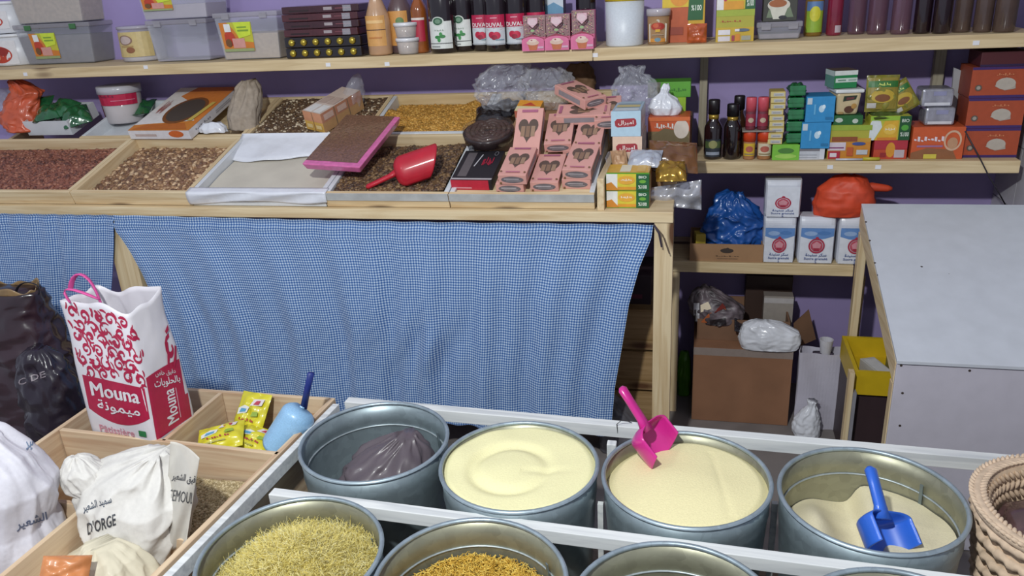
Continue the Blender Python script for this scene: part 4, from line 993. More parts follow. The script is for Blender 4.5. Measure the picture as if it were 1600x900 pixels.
tub('plastic_jar', 'small clear jar with a tan label standing alone on the top shelf', (X, Y + W_ / 2, ZS), W_ * .5, W_ * .48, H_, mat('#c9c4cc', .15, .03, 10, alpha=.5, key='jar'), mat('#b5b0bb', .2, .03, 10, alpha=.8, key='jarlid'),
    lab=[('r', 0, 0, 1, 1, '#c3ae78'), ('e', .42, .68, .16, .17, '#b9a6a0'), ('o', .42, .68, .18, .2, '#8a6d5c'), ('e', .52, .28, .10, .12, '#8a5a3c'), ('r', .3, .40, .6, .46, '#a88a58')], lab_z=(.14, .84), lab_a=1.1, fill=mat('#d6d6da', .6), fill_h=.13, cat='jar')
x, y, w_, h = cbox(240, 332, 30, 96, ZS, 'nearly empty clear storage box beside the tan-label jar', mat('#9a92a5', .7, .1, 10), .05)
cbox(233, 345, -60, 34, ZS + h + .001, 'clear storage box with a fruit sticker stacked above the nearly empty one', mat('#a399a3', .7, .1, 10), .35, LAB, (.04, .22, .50, .62), h=.17, X=x, Y=y)
cbox(345, 442, 18, 93, ZS, 'clear storage box half full of pale grain with a fruit sticker', f_tan, .62, LAB, (.06, .20, .58, .88))
# stack of dark trays
X, Y, W_, H_ = sh(448, 566, 0, 91, ZS)
D = .17; zz = ZS; blk = mat('#1d181c', .22, .2, 30, coat=.6, key='blk2'); mar = mat('#4a2228', .25, .2, 30, coat=.5, key='mar'); gold = mat('#b9a23f', .25, .3, 60, metal=.6)
for i in range(2):
    o = MB().box((0, 0, .018), (W_, D, .036)).build('sweet_tray', blk, bevel=.004); o.location = (X, Y + D / 2, zz)
    for k in range(6):
        s = MB().lathe([(.013, 0), (.011, .006), (.004, .010)], 14).build('gold_wrap', gold, o, smooth=True); s.location = (-W_ * .40 + k * W_ * .16, -D / 2 - .001, .018); s.rotation_euler = (PI / 2, 0, 0)
    tag(o, ['black tray of gold-wrapped sweets at the bottom of the dark stack', 'black tray of gold-wrapped sweets, second from the bottom of the dark stack'][i], 'tray'); zz += .0375
ords = ['third', 'fourth', 'fifth', 'sixth']
for i in range(4):
    o = MB().box((0, 0, .0125), (W_ * .98, D, .025)).build('sweet_carton', mar if i % 2 == 0 else mat('#3a1c24', .25, .2, 30, coat=.5, key='mar2'), bevel=.003); o.location = (X + .004 * (i % 2), Y + D / 2, zz); o.rotation_euler = (0, 0, .02 * (i - 1))
    printed([('r', .55, .35, .66, .75, '#9a8f92'), ('r', .70, .45, .9, .6, '#6d3a42'), ('r', .1, .3, .35, .5, '#241318')], f_front(W_ * .98, D, .025), o, 'printed_front')
    MB().box((W_ * .35, -D / 2 - .003, .012), (.03, .004, .02)).build('film_fold', FILM, o)
    tag(o, 'flat maroon sweet carton, %s from the bottom of the dark stack' % ords[i], 'carton'); zz += .0262
# juice and syrup bottles
PEACH = mat('#c08a5c', .25, .1, 20, coat=.5, key='peach'); 
def bot(xl, xr, yb, h, glass, cap, label, back=0.0, z=ZS, **k):
    x, y, w_, _ = sh(xl, xr, yb - 50, yb, z, back=back); return bottle(k.pop('name', 'bottle'), label, (x, y + w_ / 2, z), w_ / 2, h, glass, cap, **k)
bot(571, 607, 88, .27, mat('#b89272', .25, .1, 20, coat=.5, key='pch'), mat('#c9c4bd', .4), 'peach-coloured juice bottle next to the dark stack of sweets', name='juice_bottle', neck=.58, nr=.5, shoulder=.28, lab=[('r', 0, 0, 1, 1, '#cf9a5a'), ('r', 0, .52, 1, .55, '#5d4030'), ('r', .1, .75, .9, .85, '#e0b87e'), ('r', .2, .25, .8, .3, '#b9793f')], lab_z=(.12, .50))
bot(606, 642, 84, .28, mat('#5d4a4c', .3, .2, 20, key='gb'), mat('#7a7682', .4), 'grey-topped bottle with an orange label behind two small pots', back=.05, name='juice_bottle', neck=.5, nr=.55, shoulder=.2, lab=[('r', 0, 0, 1, 1, '#c78f4e'), ('e', .65, .7, .18, .12, '#5d7a4a')], lab_z=(.1, .52))
X, Y, W_, H_ = sh(616, 651, 60, 90, ZS); nut = mat('#b8a58f', .7, .25, 90); cl = mat('#cdc9cc', .12, .02, 10, alpha=.45, key='pot')
tub('small_pot', 'small clear pot of pale nuts, lower of two by the syrup bottles', (X, Y + W_ / 2, ZS), W_ * .44, W_ * .5, H_, cl, mat('#d6d6da', .3), fill=nut, fill_h=.85, cat='pot')
tub('small_pot', 'small clear pot of pale nuts, upper of two by the syrup bottles', (X - .003, Y + W_ / 2, ZS + H_ + .001), W_ * .44, W_ * .5, H_ * .92, cl, mat('#d6d6da', .3), fill=nut, fill_h=.85, cat='pot')
AMB = mat('#8a4a1e', .12, .2, 20, coat=.8, key='amb')
bot(644, 668, 88, .25, AMB, mat('#c9c2b8', .4), 'slim amber bottle with a red label behind the small pots', back=.04, neck=.42, nr=.42, shoulder=.16, lab=[('r', 0, 0, 1, 1, '#a8213a'), ('r', 0, .9, 1, 1, '#d3c7c0')], lab_z=(.16, .48))
WINE = mat('#170d14', .10, .3, 20, coat=.9, key='wine'); CAPB = mat('#26181f', .3)
MINT = [('r', 0, 0, 1, .84, '#d3d6d2'), ('e', .46, .84, .24, .14, '#c4cbc2'), ('e', .46, .84, .19, .11, '#2f5a41'), ('e', .46, .84, .11, .07, '#6a8a72'), ('e', .42, .36, .11, .05, '#2e7a3d'), ('e', .60, .38, .12, .05, '#2e7a3d'), ('e', .47, .28, .06, .07, '#3a8a47'), ('e', .55, .45, .06, .06, '#3a8a47'), ('r', 0, .16, 1, .175, '#3d3d40'), ('w', .3, .54, .66, .60, '#8a9a8a'), ('r', .15, .06, .5, .09, '#8a8d8a')]
bot(668, 711, 86, .31, WINE, CAPB, 'dark syrup bottle with a white mint label, front of the two', name='syrup_bottle', lab=MINT, lab_z=(.05, .40), lab_a=.9)
bot(703, 740, 83, .31, WINE, CAPB, 'dark syrup bottle with a white mint label, half hidden behind its twin', back=.04, name='syrup_bottle', lab=MINT, lab_z=(.06, .40), lab_a=.9)
DUV = [('r', 0, 0, 1, 1, '#c3c7cc'), ('r', 0, .58, 1, 1, '#b01d46'), ('p', [(0, .58), (.2, .50), (.5, .56), (.8, .50), (1, .58)], '#b01d46'), ('t', 'DUVAL', .10, .60, .90, .74, '#e2dede'), ('r', .35, .88, .65, .91, '#d8a0ae'), ('e', .40, .34, .15, .11, '#b01d3c'), ('e', .60, .32, .17, .12, '#c02a48'), ('e', .50, .26, .13, .08, '#8f1530'), ('r', .55, .16, .92, .19, '#7d9aa8'), ('r', .05, .03, .95, .05, '#a9adb5')]
for xl, xr, yb, bk, lb in ((736, 768, 82, .035, 'dark fruit syrup bottle standing just behind the first in its row'), (756, 792, 84, 0, 'dark fruit syrup bottle with its whole label in view, next to the mint syrup'), (788, 823, 82, .012, 'dark fruit syrup bottle partly behind the first cupcake box'), (820, 855, 80, .035, 'dark fruit syrup bottle behind the first cupcake box'), (899, 931, 78, .06, 'dark fruit syrup bottle behind the third cupcake box')):
    bot(xl, xr, yb, .30, WINE, CAPB, lb, back=bk, name='syrup_bottle', lab=DUV, lab_z=(.07, .40), lab_a=.95)
x, y, w_, _ = sh(853, 882, 20, 80, ZS, back=.075)
carton('blue_label_box', 'grey box with a blue and white label behind the cupcake boxes', 'box', (x, y + .03, ZS), w_, .06, .185, '#55525c', front=[('r', 0, .5, 1, .98, '#b9c4cc'), ('p', [(0, .6), (1, .56), (1, .70), (.5, .8), (0, .72)], '#5a8aa8')])
def sprinkle():
    out = [('r', 0, .38, 1, 1, '#8f6f70')]
    for i in range(70):
        u, v = random.random(), random.uniform(.40, .98); out.append(('e', u * .94 + .03, v, .022, .013, random.choice(['#b9a27a', '#c9748a', '#7f9a8a', '#d0b9a0', '#6f4a5a', '#b5bd6a', '#a85a6a'])))
    return out
CUP = sprinkle() + [('p', [(.28, .80), (.5, .66), (.74, .80), (.72, .94), (.30, .94)], '#cfa9b4'), ('e', .5, .82, .18, .09, '#d3b9c0'), ('e', .5, .58, .09, .035, '#8fae7a'), ('p', [(0, .30), (.5, .42), (1, .30), (1, .36), (.5, .48), (0, .36)], '#8d2f45'), ('r', 0, 0, 1, .30, '#cf6a92'), ('e', .5, .29, .5, .12, '#cf6a92'), ('p', [(.26, .22), (.74, .22), (.66, .02), (.34, .02)], '#b5653f'), ('e', .5, .24, .28, .075, '#cdb0a0'), ('e', .5, .30, .19, .05, '#d8c2b4'), ('e', .45, .31, .04, .02, '#9a4a5a'), ('r', .72, .07, .98, .13, '#c9a0b4')]
for i, (xl, xr, yt, yb) in enumerate(((819, 854, 24, 83), (854, 892, 22, 81), (894, 930, 16, 79))):
    x, y, w_, h = sh(xl, xr, yt, yb, ZS)
    carton('cupcake_box', ['pink cupcake mix box, first of three, next to the fruit syrup', 'pink cupcake mix box, middle of the three', 'pink cupcake mix box, third of three, next to the white jar'][i], 'box', (x, y + .02, ZS), w_ - .002, .04, h, '#c9628a', front=CUP)
X, Y, W_, H_ = sh(943, 1004, 2, 73, ZS)
o = MB().lathe([(W_ * .48, 0), (W_ * .49, .004), (W_ * .5, H_)], 36).build('white_jar', mat('#c9cfd6', .4, .05, 160, key='wj'), smooth=True); o.location = (X, Y + W_ / 2, ZS); tag(o, 'big white jar with a yellow lid on the top shelf', 'jar')
MB().lathe([(W_ * .515, H_ + .0005), (W_ * .515, H_ + .022), (W_ * .49, H_ + .026)], 36).build('lid', mat('#c9ae2c', .35), o, smooth=True)
X, Y, W_, H_ = sh(1011, 1044, 14, 70, ZS)
tub('honey_jar', 'clear jar with a house-shaped fruit label beside the white jar', (X, Y + W_ / 2, ZS), W_ * .5, W_ * .54, H_, mat('#b08a62', .12, .05, 10, alpha=.75, key='hj'), mat('#c5bfc6', .12, .03, 10, alpha=.7, key='hl'), lab=[('p', [(0, 0), (1, 0), (1, .78), (.5, 1), (0, .78)], '#d3cabc'), ('e', .5, .68, .36, .17, '#a8382c'), ('e', .4, .72, .15, .1, '#c05a3a'), ('r', .38, .44, .62, .56, '#cfa232'), ('r', .1, 0, .9, .16, '#c98a3c'), ('e', .5, .10, .16, .09, '#6a8a9a'), ('r', .2, .30, .8, .33, '#b5a58f')], lab_z=(.08, .72), lab_a=.85, fill=mat('#a8743f', .4), fill_h=.7, cat='jar', lid_h=.022, lid_r=1.08)
x, y, w_, h = sh(1034, 1100, -40, 66, ZS, back=.07)
carton('noodle_carton', 'tall yellow and green carton on the top shelf behind the honey jar', 'carton', (x, y + .05, ZS), w_, .10, .25, '#c9a02e', front=[('r', 0, 0, .62, .45, '#b5552c'), ('r', 0, .45, .62, 1, '#d3b52f'), ('e', .40, .62, .24, .16, '#d98f2c'), ('w', .26, .58, .52, .66, '#e3d3b8'), ('p', [(.60, .28), (.95, .28), (.98, 1), (.66, 1)], '#1d5a30'), ('t', '%100', .68, .40, .92, .47, '#dfe6da'), ('t', 'BIO', .70, .68, .92, .74, '#dfe6da'), ('e', .80, .58, .10, .04, '#5f9a3a'), ('r', .05, .1, .5, .2, '#8f3a24')])
X, Y, W_, H_ = sh(1074, 1103, 38, 68, ZS)
o = pillow(MB(), W_ * 1.05, H_, .035, seed=41).build('orange_packet', mat('#b5552c', .25, .35, 20, coat=.6, key='op'), smooth=True); o.location = (X, Y + .02, ZS + H_ / 2 + .001); o.rotation_euler = (PI / 2 - .1, 0, 0); tag(o, 'shiny orange packet leaning on the tall noodle carton', 'packet')
x, y, w_, h = sh(1118, 1177, 15, 65, ZS)
carton('stock_box', 'yellow-green carton with white stickers beside the bare stretch of top shelf', 'carton', (x, y + .055, ZS), w_, .11, h, '#a8a23a', front=[('r', 0, 0, 1, .45, '#bfa02f'), ('r', 0, .8, 1, 1, '#9aa83a'), ('w', .08, .60, .66, .68, '#a3472c'), ('r', .06, .02, .38, .18, '#cfc9cf'), ('r', .06, .22, .38, .38, '#d6d2d6'), ('r', .42, .02, .5, .2, '#9a3a4a'), ('r', .52, .02, .64, .24, '#c9802c'), ('r', .68, .04, .92, .18, '#9a9a8a'), ('e', .70, .36, .18, .05, '#55657a'), ('r', .5, .32, .62, .40, '#d6d2d6')])
carton('noodle_carton', 'yellow and green carton lying on the yellow-green one on the top shelf', 'carton', (x, y + .055, ZS + h + .0005), w_ * 1.0, .11, .085, '#c9b02f', front=[('r', 0, 0, .18, 1, '#d8d6d6'), ('e', .22, .6, .08, .3, '#b5304a'), ('r', .18, 0, .70, .3, '#d3952c'), ('w', .3, .35, .6, .6, '#e3d3b8'), ('r', .74, 0, 1, 1, '#1d5a30'), ('t', '%100', .78, .1, .96, .35, '#dfe6da')])
x, y, w_, h = cbox(1182, 1252, 34, 62, ZS, 'low clear box with a lid under the coffee packets', mat('#8a8088', .7, .2, 30), .5, d=.12)
carton('coffee_box', 'dark box printed with a cup, on the low clear box', 'box', (x + .0, y + .05, ZS + h + .0005), .105, .07, .12, '#3a3a34', front=[('p', [(.1, .1), (.9, .1), (.75, .45), (.2, .45)], '#6d7a62'), ('e', .45, .42, .33, .16, '#c9c2b5'), ('e', .42, .46, .26, .10, '#9a5a34'), ('p', [(.18, .36), (.72, .36), (.6, .06), (.3, .06)], '#c9c6b8'), ('e', .58, .10, .12, .05, '#2a2a30')])
bot(1256, 1286, 57, .26, mat('#8a6a2a', .12, .1, 20, alpha=.85, coat=.6, key='oil'), mat('#8a2f2f', .4), 'oil bottle with a green and yellow label', name='oil_bottle', neck=.4, nr=.4, shoulder=.2, lab=[('r', 0, 0, 1, 1, '#8fae3a'), ('r', 0, .7, 1, 1, '#5a7aa8'), ('e', .5, .6, .3, .25, '#c9c43a')], lab_z=(.05, .42))
bot(1291, 1316, 56, .25, mat('#7a1f38', .15, .15, 20, coat=.7, key='rs'), mat('#8a2f3f', .4), 'slim dark red bottle beside the oil bottle', neck=.5, nr=.5, shoulder=.3, lab=[('r', .5, 0, .95, .9, '#b5a5ad')], lab_z=(.04, .14))
PET = mat('#64434f', .06, .05, 10, alpha=.62, coat=.5, key='pet')
for i, (xl, xr) in enumerate(((1325, 1353), (1356, 1387), (1393, 1424))):
    bot(xl, xr, 54, .30, PET, mat('#c9c5cc', .4), ['clear pinkish bottle nearest the slim red bottle', 'clear pinkish bottle in the middle of three', 'clear pinkish bottle nearest the dark bottles'][i], name='clear_bottle', neck=.42, nr=.36, shoulder=.2)
for i, (xl, xr) in enumerate(((1428, 1456), (1458, 1487))):
    bot(xl, xr, 53, .29, mat('#20121a', .12, .2, 20, coat=.7, key='db'), CAPB, ['nearly black bottle beside the clear pinkish bottles', 'nearly black bottle beside the olive bottles'][i], name='dark_bottle', neck=.42, nr=.36, shoulder=.2)
OLV = mat('#54433c', .15, .15, 20, alpha=.85, coat=.5, key='olv')
for i, (xl, xr) in enumerate(((1490, 1519), (1523, 1552), (1555, 1590))):
    bot(xl, xr, 51, .29, OLV, mat('#7a5a3a', .4), ['dull olive bottle beside the nearly black ones', 'dull olive bottle in the middle of three', 'dull olive bottle at the very end of the top shelf'][i], name='olive_bottle', neck=.42, nr=.36, shoulder=.2)

# ================================================================== MIDDLE SHELF
ZS2 = ZM + .0004
GLD = mat('#a88a3a', .3, .1, 30, metal=.5)
bot(1099, 1127, 250, .20, mat('#1c1114', .1, .2, 20, coat=.9, key='soy'), mat('#1a1518', .35), 'dark sauce bottle with a gold neck and green label by the shelf post', z=ZS2, name='sauce_bottle', neck=.48, nr=.55, shoulder=.14, collar=GLD, lab=[('r', 0, 0, 1, .7, '#2a3038'), ('r', .0, .35, 1, .62, '#4a5a35'), ('e', .5, .5, .25, .16, '#8a8a5a'), ('r', .1, .08, .9, .2, '#8a92a0')], lab_z=(.05, .48), cap_h=.22)
bot(1129, 1156, 250, .185, mat('#170c0e', .08, .2, 20, coat=1, key='soy2'), mat('#141216', .35), 'plain dark sauce bottle with a gold collar in front of another', z=ZS2, name='sauce_bottle', neck=.42, nr=.6, shoulder=.14, collar=GLD, cap_h=.2)
bot(1140, 1164, 245, .205, mat('#3a2418', .1, .2, 20, coat=.8, key='soy3'), mat('#1a1518', .35), 'dark sauce bottle standing behind the plain one', z=ZS2, back=.04, name='sauce_bottle', neck=.42, nr=.6, shoulder=.14, cap_h=.2)
OR = mat('#c8421f', .4); SPC = mat('#a87850', .15, .2, 40, alpha=.85, key='spj')
hj = 0
for i, (xl, xr, c) in enumerate(((1160, 1180, '#c9a832'), (1182, 1206, '#c9bda3'))):
    x, y, w_, h = sh(xl, xr, 206, 250, ZS2); hj = h
    tub('spice_jar', ['small orange-lidded spice jar with a yellow label', 'small orange-lidded spice jar with a cream label'][i], (x, y + w_ / 2, ZS2), w_ * .46, w_ * .47, h, SPC, OR, lab=[('r', 0, 0, 1, 1, c), ('e', .5, .55, .3, .25, '#a85a4a'), ('r', .1, .1, .9, .2, '#8a7a5a')], lab_z=(.14, .58), fill=mat('#b5532c', .7), fill_h=.6, cat='jar', lid_h=h * .36, lid_r=1.06)
x, y, w_, _ = sh(1160, 1206, 200, 250, ZS2)
o = MB().box((0, 0, .002), (w_ + .01, .07, .004)).build('small_board', mat('#8a8078', .7)); o.location = (x, y + .03, ZS2 + hj + .0006); tag(o, 'thin board laid over the two orange-lidded jars', 'board')
zb = ZS2 + hj + .0050
for i, (xl, xr) in enumerate(((1162, 1178), (1180, 1197))):
    xx, yy, w2, _ = sh(xl, xr, 152, 250, ZS2); h = at_y(1178, 152, yy + .02).z - zb
    tub('shaker', ['pink-capped shaker on the thin board, beside the sauce bottles', 'pink-capped shaker on the thin board, beside the stack of thin boxes'][i], (xx, yy + .022, zb), w2 * .5, w2 * .5, h, mat('#6a2a35', .2, .2, 30, coat=.5, key='shk'), mat('#c9525f', .35), lab=[('r', 0, 0, 1, 1, '#8a2a3c'), ('e', .5, .5, .25, .2, '#b5a08a')], lab_z=(.12, .5), cat='shaker', lid_h=h * .42, lid_r=1.02)
# stacks
x, y, w_, h = sh(1206, 1248, 226, 250, ZS2)
o = carton('green_pack', 'bright green pack at the bottom of the dark green stack', 'pack', (x, y + .05, ZS2), w_, .10, h, '#6fae3a', front=[('r', 0, 0, 1, 1, '#74b33c'), ('e', .5, .6, .3, .18, '#4a7a35'), ('e', .5, .25, .4, .15, '#9ac45a')], bevel=.006); zb = ZS2 + h + .0005
wa = at_y(1222, 222, y).x - at_y(1199, 222, y).x; xa = (at_y(1222, 230, y).x + at_y(1199, 230, y).x) / 2
ta = at_y(1210, 143, y).z; n = 9; hh = (ta - zb) / n
for i in range(n):
    o = carton('thin_box', 'thin yellow and white box, number %s counting up in its stack' % ['one', 'two', 'three', 'four', 'five', 'six', 'seven', 'eight', 'nine'][i], 'box', (xa + random.uniform(-.003, .003), y + .04, zb + i * hh), wa, .075, hh - .0006, '#b9a25a', front=[('r', .02, .1, .98, .9, '#c9b87a'), ('r', .2, .2, .9, .75, '#b5b3b0'), ('r', .3, .35, .8, .5, '#8a8a90')], rz=random.uniform(-.04, .04), group='thin boxes in a stack on the middle shelf')
xg = (at_y(1224, 222, y).x + at_y(1253, 222, y).x) / 2 + .004; wg = at_y(1253, 222, y).x - at_y(1226, 222, y).x
tg = at_y(1238, 133, y).z; n = 5; hh = (tg - zb) / n
for i in range(n):
    o = pillow(MB(), wg, .085, hh * .96, seed=50 + i, crimp=.03).build('dark_green_pack', mat('#1c6236', .2, .25, 25, coat=.8, key='dg'), smooth=True)
    o.location = (xg, y + .046, zb + hh * (i + .5)); o.rotation_euler = (0, 0, .03 * (-1) ** i)
    MB().box((0, -.036, 0), (wg * .92, .012, hh * .86)).build('front_fold', mat('#227040', .18, .25, 25, coat=.9, key='dg2'), o, bevel=.004)
    tag(o, 'shiny dark green pack, %s in the stack beside the blue boxes' % ['lowest', 'second from the bottom', 'middle one', 'fourth from the bottom', 'topmost'][i], 'pack', 'dark green packs on the middle shelf')
# blue boxes
x, y, w_, h = sh(1247, 1278, 236, 250, ZS2)
carton('grey_box', 'small grey box with a white label under the blue boxes', 'box', (x + .004, y + .06, ZS2), w_ + .03, .11, .038, '#77757c', front=[('r', 0, 0, .85, .75, '#b9bcc4'), ('r', .05, .15, .75, .2, '#8a8d96'), ('r', .05, .4, .75, .45, '#8a8d96')])
zb = ZS2 + .0385
xa, xb = at_y(1251, 224, y).x, at_y(1296, 224, y).x; h1 = at_y(1272, 191, y).z - zb
BL = [('r', 0, 0, 1, 1, '#2f86bd'), ('e', .55, .52, .10, .14, '#b5cfdf'), ('e', .62, .60, .06, .08, '#cfdfe8'), ('r', .03, .70, .2, .95, '#b9c4cc'), ('r', .28, .3, .34, .7, '#5fa5cf'), ('r', .7, .1, .95, .2, '#256f9f')]
carton('blue_box', 'bright blue box with white flowers, lower of two', 'box', ((xa + xb) / 2, y + .05, zb), xb - xa, .10, h1 - .001, '#2a7fb5', front=BL)
carton('blue_box', 'bright blue box with white flowers, upper of two', 'box', ((xa + xb) / 2 + .006, y + .052, zb + h1), (xb - xa) * .98, .10, h1 * .95, '#2a7fb5', front=BL, rz=.03)
x, y, w_, h = sh(1280, 1288, 225, 250, ZS2); carton('slim_box', 'slim white box standing on edge in front of the soup carton', 'box', (x, y + .03, ZS2), w_, .05, h, '#c5c8d0')
x, y, w_, h = sh(1290, 1356, 196, 249, ZS2, back=.015)
carton('soup_carton', 'orange and green soup carton beneath the margarine tub', 'carton', (x + .004, y + .06, ZS2), w_, .11, h, '#a8a33a', front=[('r', 0, 0, 1, .5, '#c4822c'), ('r', 0, .5, 1, .62, '#bf8f34'), ('r', 0, .85, 1, 1, '#8fa53a'), ('r', .08, .52, .68, .66, '#8a4a2a'), ('r', .0, .26, .42, .5, '#c9bcc6'), ('r', .02, .32, .38, .36, '#7a3a6a'), ('r', .02, .02, .3, .24, '#a8283c'), ('r', .06, .07, .22, .19, '#cfc6cc'), ('e', .72, .46, .16, .05, '#3f4f8a'), ('r', .68, .14, .94, .28, '#b9bcc0'), ('r', .45, .1, .6, .36, '#b5562c')])
h0 = h; zt = ZS2 + h + .0005
xa, xb = at_y(1302, 196, y).x, at_y(1348, 196, y).x; h1 = at_y(1325, 181, y + .01).z - zt
carton('green_box', 'dark green box with two pale dots on the soup carton', 'box', ((xa + xb) / 2, y + .06, zt), xb - xa, .10, max(.03, h1), '#1f5a2c', front=[('r', 0, 0, 1, 1, '#235f30'), ('e', .2, .5, .13, .25, '#b9c2b5'), ('e', .75, .4, .10, .25, '#b9c2b5')]); zt += max(.03, h1) + .0005
xa, xb = at_y(1302, 180, y).x, at_y(1342, 180, y).x; hm = at_y(1321, 146, y).z - zt; W_ = xb - xa
o = MB().hexa([(-W_ * .42, -.045, 0), (W_ * .42, -.045, 0), (W_ * .42, .045, 0), (-W_ * .42, .045, 0)], [(-W_ / 2, -.055, hm), (W_ / 2, -.055, hm), (W_ / 2, .055, hm), (-W_ / 2, .055, hm)]).build('margarine_tub', mat('#c9b68f', .4, .06, 20), bevel=.008)
o.location = ((xa + xb) / 2, y + .065, zt); o.rotation_euler = (0, 0, .12)
MB().box((0, 0, hm + .0055), (W_ * 1.14, .122, .012)).build('lid', mat('#d6d8d8', .35), o, bevel=.004)
printed([('p', [(.25, .62), (.78, .70), (.82, .88), (.28, .86)], '#2a3a2c'), ('p', [(.38, .68), (.7, .72), (.72, .82), (.38, .8)], '#6a3a3a'), ('e', .55, .25, .22, .16, '#5a3a2a'), ('e', .75, .4, .12, .12, '#b58a4a'), ('r', .05, .05, .3, .15, '#a88a5a')], lambda u, v, q: ((u - .5) * W_ * (.84 + .16 * v), -.045 - .010 * v - q - .0015, v * hm), o, 'printed_label')
tag(o, 'cream margarine tub with a white lid, under the green and white box', 'tub'); zt += hm + .013
xa, xb = at_y(1300, 140, y).x, at_y(1338, 140, y).x
carton('green_white_box', 'green and white striped box on top of the margarine tub', 'box', ((xa + xb) / 2 - .002, y + .065, zt), xb - xa, .08, at_y(1318, 112, y).z - zt, '#1f7a45', rz=.22, front=[('r', 0, .74, 1, 1, '#cfd3cf'), ('r', .05, .34, 1, .58, '#c5d0c8'), ('r', .15, .42, .5, .50, '#6a8a78'), ('r', .6, .42, .95, .50, '#8fa59a')], left=[('r', 0, 0, 1, 1, '#5a8f80'), ('r', 0, .7, 1, 1, '#b9c9c6')], top=[('r', 0, 0, 1, 1, '#6a5a50')])
# noodle box, red box and seasoning packets
x, y, w_, h = sh(1364, 1416, 220, 249, ZS2)
o1 = carton('red_box', 'red box under the yellow noodle box', 'box', (x, y + .055, ZS2), w_, .10, h, '#a8302c', front=[('r', 0, .55, 1, 1, '#a82f3a'), ('r', 0, 0, 1, .5, '#b5452c'), ('e', .5, .5, .14, .4, '#c98a2c'), ('r', .62, .08, .92, .5, '#b5a8ad'), ('r', .2, .1, .38, .35, '#8f2a2a')]); zt = ZS2 + h + .0005
xa, xb = at_y(1358, 219, y).x, at_y(1421, 219, y).x; h1 = at_y(1385, 182, y).z - zt
carton('noodle_box', 'yellow-green noodle box with a dark green strip on the red box', 'box', ((xa + xb) / 2, y + .058, zt), xb - xa, .10, h1, '#b5b53a', front=[('p', [(0, 0), (.12, 0), (.30, .55), (.25, .80), (.05, .85), (0, .7)], '#cdd2d2'), ('p', [(.14, 0), (.70, 0), (.70, .82), (.36, .80), (.30, .5)], '#cfa232'), ('r', .0, .82, .72, 1, '#8fb53a'), ('e', .5, .45, .16, .22, '#d8b24a'), ('w', .38, .38, .62, .54, '#e3d9c0'), ('r', .20, 0, .68, .12, '#c9782c'), ('r', .72, 0, 1, 1, '#1d4f2c'), ('t', 'BIO', .77, .74, .95, .88, '#cfd8cc'), ('e', .86, .52, .09, .12, '#4f9a3a'), ('t', '%100', .76, .16, .97, .34, '#cfd8cc')]); zt += h1 + .001
SEA = [('r', 0, 0, 1, 1, '#8a7a2f'), ('r', 0, .70, 1, .9, '#2f6a2f'), ('e', .5, .42, .4, .22, '#b59a34'), ('e', .5, .36, .26, .12, '#7a4a28'), ('w', .3, .72, .75, .86, '#c5cf6a'), ('r', .0, .04, .3, .2, '#b9b5b0')]
for i, (x0, y0, dy, w2, h2, rz_, lb) in enumerate(((1378, 146, .06, .098, .115, .0, 'upright yellow and green seasoning packet'), (1408, 152, .075, .08, .10, -.55, 'tilted seasoning packet behind the upright one'))):
    packet('seasoning_packet', lb, mat('#7f7a30', .3, .3, 30, coat=.5, key='sea'), x0, y0, YS + dy, w2, h2, .028, PI / 2 - .12, 0, rz_, seed=60 + i, pr=SEA)
p = at_y(1398, 178, YS + .07)
packet('seasoning_packet', 'seasoning packet lying flat on the noodle box', mat('#4a5a2a', .3, .3, 30, coat=.5, key='sea2'), 1384, 177, YS + .07, .10, .08, .020, .25, .2, seed=64)
# orange box with silver packs
x, y, w_, h = sh(1422, 1503, 199, 249, ZS2)
carton('biscuit_carton', 'orange carton with ring print under the two silver packs', 'carton', (x, y + .065, ZS2), w_, .12, h, '#c2562c', front=[('r', 0, 0, 1, 1, '#c0552c'), ('p', [(0, 0), (.9, 0), (.8, .3), (.3, .35), (0, .2)], '#8a5a3a'), ('o', .78, .58, .17, .32, '#c9a58a'), ('e', .78, .50, .10, .18, '#b58a6a'), ('w', .03, .52, .62, .74, '#d8c9cf'), ('r', .1, .38, .6, .44, '#9a6a8a'), ('r', .25, .02, .5, .16, '#c9b94a')]); zt = ZS2 + h + .0005
SV = mat('#a9a9b3', .2, .25, 30, metal=.5, bump=.4, key='sv')
for i, (xl, xr, yt, yb) in enumerate(((1444, 1491, 168, 197), (1439, 1489, 139, 168))):
    xa, xb = at_y(xl, yb, y + .02).x, at_y(xr, yb, y + .02).x; h1 = at_y(1466, yt, y + .02).z - at_y(1466, yb, y + .02).z
    o = MB().box((0, 0, h1 / 2), (xb - xa, .09, h1 - .001)).build('silver_pack', SV, bevel=.008); o.location = ((xa + xb) / 2, y + .068, zt); zt += h1 + .0005
    printed([('r', .35, .62, .75, .85, '#8a8aa8'), ('r', .1, .1, .9, .25, '#c9c9cf')], f_front(xb - xa, .091, h1), o, 'printed_front')
    tag(o, ['silver wrapped pack, lower of two on the orange carton', 'silver wrapped pack, upper of two on the orange carton'][i], 'pack')
